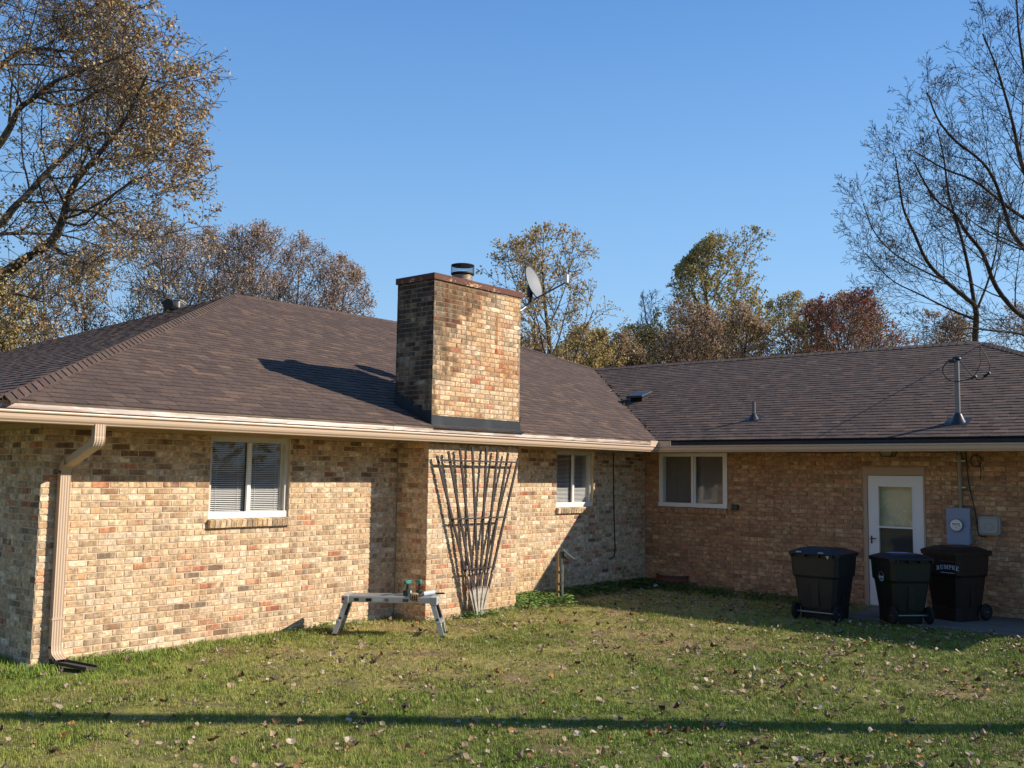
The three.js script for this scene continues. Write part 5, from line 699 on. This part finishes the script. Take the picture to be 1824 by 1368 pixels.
// the big tree behind the left roof: limbs reach over from a trunk outside the picture
growTree('sycamore_tree', 'large tree with brown and gold leaves spreading over the left roof', {
  seed: 201, bark: MAT.bark, minR: 0.008, category: 'tree', L: [{ n: 9, t0: 0.18 }, { seg: 7, n: 8, t0: 0.15, ang: 0.85, len: 2.9, trop: 0.05, wob: 0.16, sides: 5, rr: 0.42, tip: 0.3 }, { seg: 5, n: 6, t0: 0.2, ang: 0.8, ratio: 0.52, trop: 0.02, wob: 0.2, sides: 4, rr: 0.5 }, { seg: 4, n: 0, ang: 0.8, ratio: 0.5, trop: -0.03, wob: 0.22, sides: 3, rr: 0.5, tip: 0.5 }],
  droop: 0.10, leaf: { n: 8, size: 0.085, spread: 0.10, colors: BROWN.concat([GOLD[0], GOLD[1]]) }, leafMask: p => clamp(0.36 + 1.9 * (fbm(p.x * 0.7 + 7, p.y * 0.7 + p.z * 0.5, 33, 2) - 0.44)),
  limbs: [
    { pts: [[-6.2, -0.3, -20.9], [-6.15, 2.36, -20.70], [-6.20, 4.85, -20.40], [-6.11, 7.03, -20.00], [-6.26, 10.14, -19.72], [-6.60, 13.25, -19.69], [-6.62, 17.0, -19.32]], r0: 0.42, r1: 0.1, sides: 12, n: 5, t0: 0.75 },
    { pts: [[-6.19, 5.47, -20.31], [-5.44, 6.47, -18.95], [-4.64, 7.27, -17.56], [-4.42, 7.58, -16.91], [-4.14, 7.96, -16.18], [-4.09, 8.44, -15.71], [-4.12, 9.05, -15.32], [-4.08, 9.50, -14.86], [-3.97, 9.87, -14.33], [-3.83, 10.35, -13.74], [-3.73, 10.77, -13.22], [-3.75, 11.07, -12.86], [-3.7, 11.7, -12.3]], r0: 0.17, r1: 0.03, n: 17, t0: 0.3 },
    { pts: [[-6.11, 7.03, -20.00], [-5.32, 8.01, -19.15], [-4.60, 8.70, -18.43], [-4.34, 9.17, -18.27], [-4.05, 9.62, -18.08], [-3.65, 10.34, -17.73], [-3.20, 11.00, -17.32], [-2.84, 11.42, -17.06], [-2.35, 11.59, -16.68], [-1.93, 11.77, -16.37], [-1.37, 11.77, -15.94], [-0.84, 11.58, -15.55]], r0: 0.15, r1: 0.02, n: 17, t0: 0.3 },
    { pts: [[-6.11, 8.28, -19.82], [-5.46, 9.82, -18.68], [-4.97, 10.80, -17.80], [-4.86, 11.24, -17.44], [-4.79, 11.67, -17.13], [-4.55, 11.98, -16.64], [-4.29, 12.36, -16.12], [-4.06, 12.49, -15.65], [-3.53, 12.80, -14.83], [-3.11, 13.07, -14.14]], r0: 0.13, r1: 0.025, n: 15, t0: 0.3 },
    { pts: [[-6.42, 10.92, -19.80], [-5.65, 12.24, -18.95], [-4.94, 13.12, -18.23], [-4.61, 13.55, -18.00], [-4.16, 13.76, -17.67], [-3.62, 13.75, -17.26], [-3.24, 13.82, -17.04], [-2.72, 14.23, -16.60]], r0: 0.10, r1: 0.025, n: 14, t0: 0.25 },
    { pts: [[-3.12, 11.06, -17.50], [-3.02, 11.27, -17.21], [-3.05, 12.09, -16.97], [-3.04, 12.79, -16.70], [-3.05, 13.42, -16.48], [-3.02, 14.33, -16.17]], r0: 0.055, r1: 0.018, n: 11 },
    { pts: [[-4.07, 8.71, -15.40], [-3.83, 8.61, -14.68], [-3.63, 8.32, -14.03], [-3.43, 7.92, -13.38], [-3.23, 7.42, -12.76]], r0: 0.04, r1: 0.012, n: 7, len: 1.6 },
    { pts: [[-6.44, 12.48, -19.61], [-5.73, 13.89, -18.60], [-5.20, 14.84, -17.84], [-4.65, 15.63, -17.09], [-4.08, 16.27, -16.35]], r0: 0.10, r1: 0.02, n: 14 },
    { pts: [[-4.25, 8.35, -15.35], [-4.03, 8.19, -14.54], [-3.79, 8.82, -13.60], [-3.63, 9.14, -12.79], [-3.46, 9.18, -12.01]], r0: 0.04, r1: 0.014, n: 8 },
    { pts: [[-6.18, 4.6, -20.4], [-5.7, 5.6, -18.6], [-5.4, 6.2, -17.0], [-5.2, 6.3, -15.6], [-5.0, 6.0, -14.4]], r0: 0.08, r1: 0.018, n: 11, t0: 0.3 },
    { pts: [[-5.9, 7.4, -19.6], [-5.0, 8.3, -18.9], [-3.9, 8.6, -18.6], [-2.8, 8.7, -18.3], [-1.8, 8.5, -18.0]], r0: 0.08, r1: 0.018, n: 11, t0: 0.3 },
    { pts: [[-4.53, 12.01, -16.70], [-4.12, 11.59, -15.70], [-3.73, 11.91, -14.64], [-3.35, 12.07, -13.60], [-2.95, 11.79, -12.60]], r0: 0.05, r1: 0.015, n: 9 },
  ] });
// big bare tree on the right and its slimmer neighbour
const bareL = [{ n: 7, t0: 0.2 }, { seg: 7, n: 6, t0: 0.15, ang: 0.62, len: 2.3, trop: 0.05, wob: 0.10, sides: 5, rr: 0.32, tip: 0.3 }, { seg: 5, n: 5, t0: 0.2, ang: 0.72, ratio: 0.52, trop: 0.03, wob: 0.14, sides: 3, rr: 0.5 }, { seg: 4, n: 3, t0: 0.3, ang: 0.7, ratio: 0.5, trop: 0.02, wob: 0.15, sides: 3, rr: 0.55, tip: 0.5 }, { seg: 2, n: 0, ang: 0.55, ratio: 0.5, trop: 0.02, wob: 0.2, sides: 3, rr: 0.6, tip: 0.6 }];
growTree('bare_tree', 'tall leafless tree with fine dark twigs spreading at the right', {
  seed: 211, bark: MAT.barkDark, minR: 0.0055, L: bareL, leaf: { n: 1, size: 0.09, spread: 0.04, colors: BROWN }, leafMask: () => 0.015,
  limbs: [
    { pts: [[18.9, -0.3, 3.6], [18.65, 3.62, 3.59], [18.38, 5.69, 3.56], [18.07, 8.10, 3.55], [17.79, 11.04, 3.63], [17.43, 14.15, 3.65], [17.11, 18.4, 3.74]], r0: 0.288, r1: 0.06, sides: 12, n: 10, t0: 0.55 },
    { pts: [[18.48, 4.83, 3.56], [17.71, 6.26, 3.18], [16.92, 6.91, 2.66], [16.50, 7.08, 2.50], [15.86, 7.74, 2.16], [15.29, 8.72, 1.95], [14.75, 9.21, 1.70], [14.24, 9.76, 1.49], [13.71, 10.01, 1.22], [13.3, 10.5, 1.0], [13.0, 11.1, 0.8]], r0: 0.105, r1: 0.022, n: 15, t0: 0.2 },
    { pts: [[18.21, 7.07, 3.56], [17.54, 8.25, 3.12], [16.95, 9.04, 2.72], [16.54, 9.52, 2.48], [16.21, 10.20, 2.37], [15.88, 10.88, 2.25], [15.46, 11.48, 2.01], [14.71, 12.14, 1.41], [14.3, 12.7, 1.1], [14.0, 13.5, 0.9]], r0: 0.090, r1: 0.022, n: 15, t0: 0.2 },
    { pts: [[18.03, 8.62, 3.57], [17.66, 9.70, 2.99], [17.13, 10.52, 2.18], [16.66, 11.31, 1.44], [16.20, 11.76, 0.66], [15.77, 12.35, -0.07]], r0: 0.070, r1: 0.02, n: 12 },
    { pts: [[17.94, 9.49, 3.59], [17.14, 10.83, 2.98], [16.70, 11.81, 2.74], [16.45, 12.59, 2.68], [16.13, 13.51, 2.56], [15.74, 14.51, 2.39], [15.31, 15.44, 2.15]], r0: 0.086, r1: 0.02, n: 14 },
    { pts: [[17.79, 11.04, 3.63], [17.48, 12.67, 3.12], [17.40, 14.34, 2.87], [17.37, 16.03, 2.69], [17.46, 17.57, 2.63]], r0: 0.078, r1: 0.022, n: 13 },
    { pts: [[18.38, 5.69, 3.56], [16.99, 6.36, 2.63], [16.02, 6.41, 2.08], [15.02, 6.42, 1.51], [14.21, 6.20, 1.11]], r0: 0.058, r1: 0.015, n: 9 },
    { pts: [[18.07, 8.10, 3.55], [16.82, 8.64, 3.14], [15.56, 8.98, 2.68], [14.7, 9.1, 2.4], [13.9, 9.3, 2.1]], r0: 0.039, r1: 0.015, n: 10 },
  ] });
growTree('bare_tree', 'slim leafless tree forking left above the right roof ridge', {
  seed: 212, bark: MAT.barkDark, minR: 0.0055, L: bareL, leaf: { n: 1, size: 0.10, spread: 0.05, colors: BROWN }, leafMask: () => 0.03,
  limbs: [
    { pts: [[20.0, -0.3, 0.4], [19.77, 4.88, 0.45], [19.50, 6.61, 0.55], [19.29, 7.75, 0.64], [18.98, 7.99, 0.48], [18.35, 8.55, 0.00], [17.79, 9.14, -0.39], [17.31, 10.08, -0.65], [16.90, 10.82, -0.84], [16.61, 11.73, -0.88], [16.36, 12.49, -0.89]], r0: 0.133, r1: 0.02, n: 13, t0: 0.45 },
    { pts: [[19.52, 7.78, 0.57], [19.44, 9.33, 0.39], [19.39, 10.44, 0.18], [19.26, 11.77, -0.10], [19.25, 13.09, -0.23], [19.23, 14.15, -0.41]], r0: 0.070, r1: 0.02, n: 13 },
    { pts: [[18.29, 8.54, 0.02], [17.45, 8.87, -0.52], [16.55, 9.36, -1.11], [16.0, 10.0, -1.5], [15.6, 10.9, -1.7]], r0: 0.035, r1: 0.016, n: 12 },
    { pts: [[19.56, 7.35, 0.55], [19.20, 7.76, -0.19], [18.79, 8.27, -0.97], [18.37, 8.79, -1.77], [17.91, 9.81, -2.55]], r0: 0.043, r1: 0.016, n: 11 },
    { pts: [[19.54, 7.54, 0.56], [20.10, 8.75, 0.86], [20.55, 9.99, 1.05], [20.88, 11.24, 1.09]], r0: 0.047, r1: 0.018, n: 9 },
  ] });
// trees beyond the roofs: grown inside an uneven crown
function crownTree(name, label, x, z, top, hw, o) {
  seed = o.seed * 7; top *= 1.05; const low = o.low ?? top * 0.3, cy = (top + low) / 2, ry = (top - low) / 2, s = o.seed, egg = o.egg ?? 0;
  return growTree(name, label, {
    group: o.group, seed: s, bark: o.bark ?? MAT.bark, minR: o.minR ?? 0.013, base: [x, -0.3, z], height: top * (o.stem ?? 0.9), r: o.r ?? 0.16, dir: [rr(-0.02, 0.02), 1, rr(-0.02, 0.02)],
    inside: p => { const v = (p.y - cy) / ry, a = Math.atan2(p.z - z, p.x - x), w = hw * (1 - egg * v * 0.5) * (0.95 + 0.5 * fbm(a * 1.3 + 5, p.y * 0.7, s, 3)), d = Math.hypot(p.x - x, p.z - z) / w; return d * d + v * v < 1.0 && p.y > low * 0.9; },
    L: [{ seg: 9, n: o.n0 ?? 15, t0: o.t0 ?? 0.34, wob: 0.07, trop: 0.03, sides: 7, tip: 0.2 }, { seg: 6, n: o.n1 ?? 9, t0: 0.15, ang: o.ang ?? 0.75, len: o.len ?? hw * 1.7, trop: o.trop ?? 0.08, wob: 0.13, sides: 5, rr: 0.5, tip: 0.35 }, { seg: 4, n: o.n2 ?? 6, t0: 0.15, ang: 0.75, ratio: 0.5, trop: 0.05, wob: 0.18, sides: 3, rr: 0.5 }, { seg: 3, n: 0, ang: 0.75, ratio: 0.55, trop: 0.03, wob: 0.2, sides: 3, rr: 0.6, tip: 0.6 }],
    leaf: o.colors ? { n: o.leaves ?? 9, size: o.size ?? 0.13, spread: o.spread ?? 0.14, colors: o.colors } : null, leafMask: o.mask,
  });
}
const GL = 'trees behind the left roof', GR = 'trees behind the right roof';
crownTree('bare_tree', 'grey leafless tree behind the far left roof slope', 4.5, -36.2, 12.0, 2.3, { seed: 221, bark: MAT.barkGrey, group: GL, len: 3.2, n2: 7, trop: 0.14, colors: DUSK, leaves: 1, size: 0.08 });
crownTree('bare_tree', 'grey leafless tree beside the dusty brown maples', 8.1, -38.0, 13.0, 2.4, { seed: 222, bark: MAT.barkGrey, group: GL, len: 3.2, n2: 7, trop: 0.14, colors: DUSK, leaves: 2, size: 0.09 });
const maples = [[10.0, -35.7, 14.2, 2.5, 'dusty brown maple with a broad top next to the grey bare trees'], [13.25, -36.5, 14.6, 2.5, 'dusty brown maple directly behind the roof peak'], [13.1, -32.1, 14.0, 2.3, 'dusty brown maple just right of the roof peak'], [16.4, -32.9, 14.2, 2.3, 'dusty brown maple with twin tops behind the ridge'], [15.8, -29.1, 12.4, 1.9, 'shorter dusty brown maple at the end of the row before the chimney']];
maples.forEach(([x, z, t, w, l], k) => crownTree('maple_tree', l, x, z, t, w, { seed: 231 + k, bark: MAT.barkGrey, group: GL, colors: DUSK, leaves: 11, size: 0.088, spread: 0.22, len: w * 2.2, trop: 0.16, ang: 0.7, n0: 18, low: 4.0, egg: -0.4 }));
crownTree('gold_tree', 'small gold leaved tree low at the far left behind the roof', -0.8, -27.4, 9.0, 1.8, { seed: 241, group: GL, colors: GOLD, leaves: 7, size: 0.12, low: 2.5 });
crownTree('oak_tree', 'sparse gold brown tree right behind the satellite dish', 17.0, -15.6, 12.0, 3.7, { seed: 251, bark: MAT.bark, group: GR, colors: BROWN.slice(0, 5).concat(GOLD), leaves: 15, size: 0.105, spread: 0.15, len: 5.0, n0: 15, n1: 8, n2: 6, trop: 0.10, ang: 0.75, low: 4.2, r: 0.2, egg: 0.1, minR: 0.011, mask: p => clamp(0.6 + 1.8 * (fbm(p.x * 0.8, p.y * 0.8 + p.z * 0.6, 61, 2) - 0.42)) });
const back = [
  [30.7, -27.6, 10.3, 2.3, 'grey twiggy shrub tree behind the left foot of the sparse tree', DUSK, 261, {}], [28.6, -22.5, 9.9, 2.3, 'gold leaved shrub tree right of the sparse tree trunk', GOLD, 262, { leaves: 11 }], [32.4, -22.5, 10.4, 1.8, 'faded gold shrub tree where the two roofs meet', GOLD.concat(DUSK), 263, {}], [40.0, -25.9, 11.6, 2.1, 'grey green twiggy tree beside the faded gold shrub', OLIVE.concat(DUSK), 264, { leaves: 7 }],
  [36.3, -20.9, 12.3, 2.9, 'rusty brown rounded tree left of the tall olive tree', BROWN.slice(0, 4).concat(DUSK), 265, { leaves: 9 }], [41.8, -19.9, 17.6, 4.5, 'tall olive gold tree rising highest above the right roof', OLIVE.concat(GOLD.slice(0, 2)), 266, { leaves: 16, size: 0.16, n0: 20, low: 5, egg: 0.25, r: 0.25, mask: p => clamp(0.5 + 1.9 * (fbm(p.x * 0.6, p.y * 0.6 + p.z * 0.4, 63, 2) - 0.40)) }], [35.4, -17.1, 11.6, 2.5, 'dull gold brown tree in front of the tall olive tree', GOLD.slice(0, 2).concat(BROWN.slice(0, 3), DUSK), 267, { leaves: 8 }], [42.5, -16.6, 13.8, 2.3, 'pale gold tree between the olive tree and the red tree', GOLD.concat(OLIVE.slice(1, 2)), 268, { leaves: 9, egg: 0.4 }],
  [37.2, -10.7, 11.9, 3.6, 'dark red leaved tree behind the right roof ridge', RED, 269, { leaves: 7, size: 0.14, n0: 16, mask: p => clamp(0.6 + 1.6 * (fbm(p.x * 0.9, p.y * 0.9 + p.z * 0.5, 67, 2) - 0.42)) }], [63.4, -19.5, 17.7, 2.4, 'distant leafless tree showing above the red tree', null, 270, { bark: MAT.barkGrey, len: 3.4, trop: 0.16 }], [51.7, -6.0, 12.8, 3.2, 'grey brown twiggy tree behind the slim leafless tree', DUSK, 271, { leaves: 3, bark: MAT.barkGrey }], [40.7, -24.6, 15.3, 2.1, 'thin grey leafless tree left of the tall olive tree', null, 272, { bark: MAT.barkGrey, len: 2.8, trop: 0.16 }], [62.8, -13.0, 13.5, 3.6, 'distant grey tree beside the dark red tree', DUSK, 273, { leaves: 2, bark: MAT.barkGrey }], [47.0, -22.5, 12.6, 3.2, 'brown tree filling the gap behind the rusty brown tree', BROWN.slice(0, 3).concat(OLIVE), 274, { leaves: 9 }], [50.0, -29.0, 12.4, 3.4, 'olive brown tree far behind the roof junction', OLIVE.concat(DUSK), 275, { leaves: 8 }], [45.0, -27.5, 12.0, 3.2, 'rusty brown tree far behind the faded gold shrub', BROWN.slice(0, 5), 276, { leaves: 7 }], [44.5, -13.5, 13.0, 2.9, 'dull gold tree left of the dark red tree', GOLD.slice(0, 3).concat(DUSK), 277, { leaves: 7 }], [52.0, -15.0, 13.2, 3.0, 'tan twiggy tree far behind the pale gold tree', DUSK, 278, { leaves: 5 }], [38.5, -28.5, 10.8, 2.6, 'tan twiggy tree far behind the satellite dish', DUSK.concat(GOLD), 279, { leaves: 6 }], [43.5, -8.0, 11.3, 2.6, 'low brown tree right of the dark red tree', DUSK.concat(BROWN.slice(0, 2)), 280, { leaves: 5 }], [36.5, -24.0, 11.0, 2.6, 'golden green tree behind the gold leaved shrub', OLIVE.concat(GOLD), 282, { leaves: 8 }], [40.0, -21.5, 12.0, 2.8, 'golden brown tree at the left foot of the tall olive tree', GOLD.concat(BROWN.slice(0, 2)), 283, { leaves: 8 }], [47.5, -18.5, 14.0, 3.4, 'golden green tree at the right shoulder of the tall olive tree', OLIVE.concat(GOLD), 284, { leaves: 9 }], [34.0, -26.0, 10.6, 2.4, 'pale tan tree between the gold shrubs', DUSK.concat(GOLD), 285, { leaves: 6 }],
];
for (const [x, z, t, w, l, c, s, o] of back) crownTree(c === RED ? 'red_maple_tree' : 'woodland_tree', l, x, z, t, w, { seed: s, group: GR, colors: c, size: 0.13, spread: 0.17, low: 3.5, ...o });
// leaning bare trunk outside the picture: it throws the long band of shadow across the lawn
growTree('bare_tree', 'leaning leafless tree trunk standing on the lawn beyond the bins', { seed: 281, bark: MAT.barkDark, minR: 0.012, L: bareL.slice(0, 3), limbs: [{ pts: [[-4.1, -0.3, 10.9], [-4.28, 2.5, 11.1], [-4.47, 5.0, 11.3], [-4.67, 7.5, 11.52], [-4.86, 10.0, 11.72], [-5.0, 12.5, 11.9]], r0: 0.185, r1: 0.125, sides: 12, n: 8, t0: 0.84 }] });
// unseen wood added round the yard: cuts low sky light, mirrored in the panes
{
  seed = 291; const g = new GB(), put = (x, z, h, w) => { for (let k = 0; k < 420; k++) { const a = rr(0, 6.28), y = h * (0.08 + 0.92 * Math.pow(rnd(), 0.8)), r = w * Math.sqrt(rnd()) * (1.15 - 0.6 * y / h), c = V(x + r * Math.cos(a), y, z + r * Math.sin(a)), u = rv().multiplyScalar(0.34), v = rv().multiplyScalar(0.3), t = pick(DUSK.concat(OLIVE, BROWN.slice(0, 3))), f = rr(0.5, 0.9); g.quad(c.clone().sub(u), c.clone().add(v), c.clone().add(u), c.clone().sub(v), t.map(q => q * f)); } };
  for (let k = 0; k < 22; k++) put(rr(-38, 34), 36 + rr(-3, 3), rr(10, 14), rr(3, 4.5)); for (let k = 0; k < 20; k++) put(-38 + rr(-3, 3), rr(-30, 36), rr(10, 14), rr(3, 4.5));
  const m = mesh('added_wood', g.build(true), MAT.foliage, scene); m.userData = { kind: 'stuff', label: 'added unseen brown wood round the yard that cuts low sky light', category: 'wood' };
}
console.log('tree triangles', TRI.branch, TRI.leaf);
renderer.render(scene, camera);
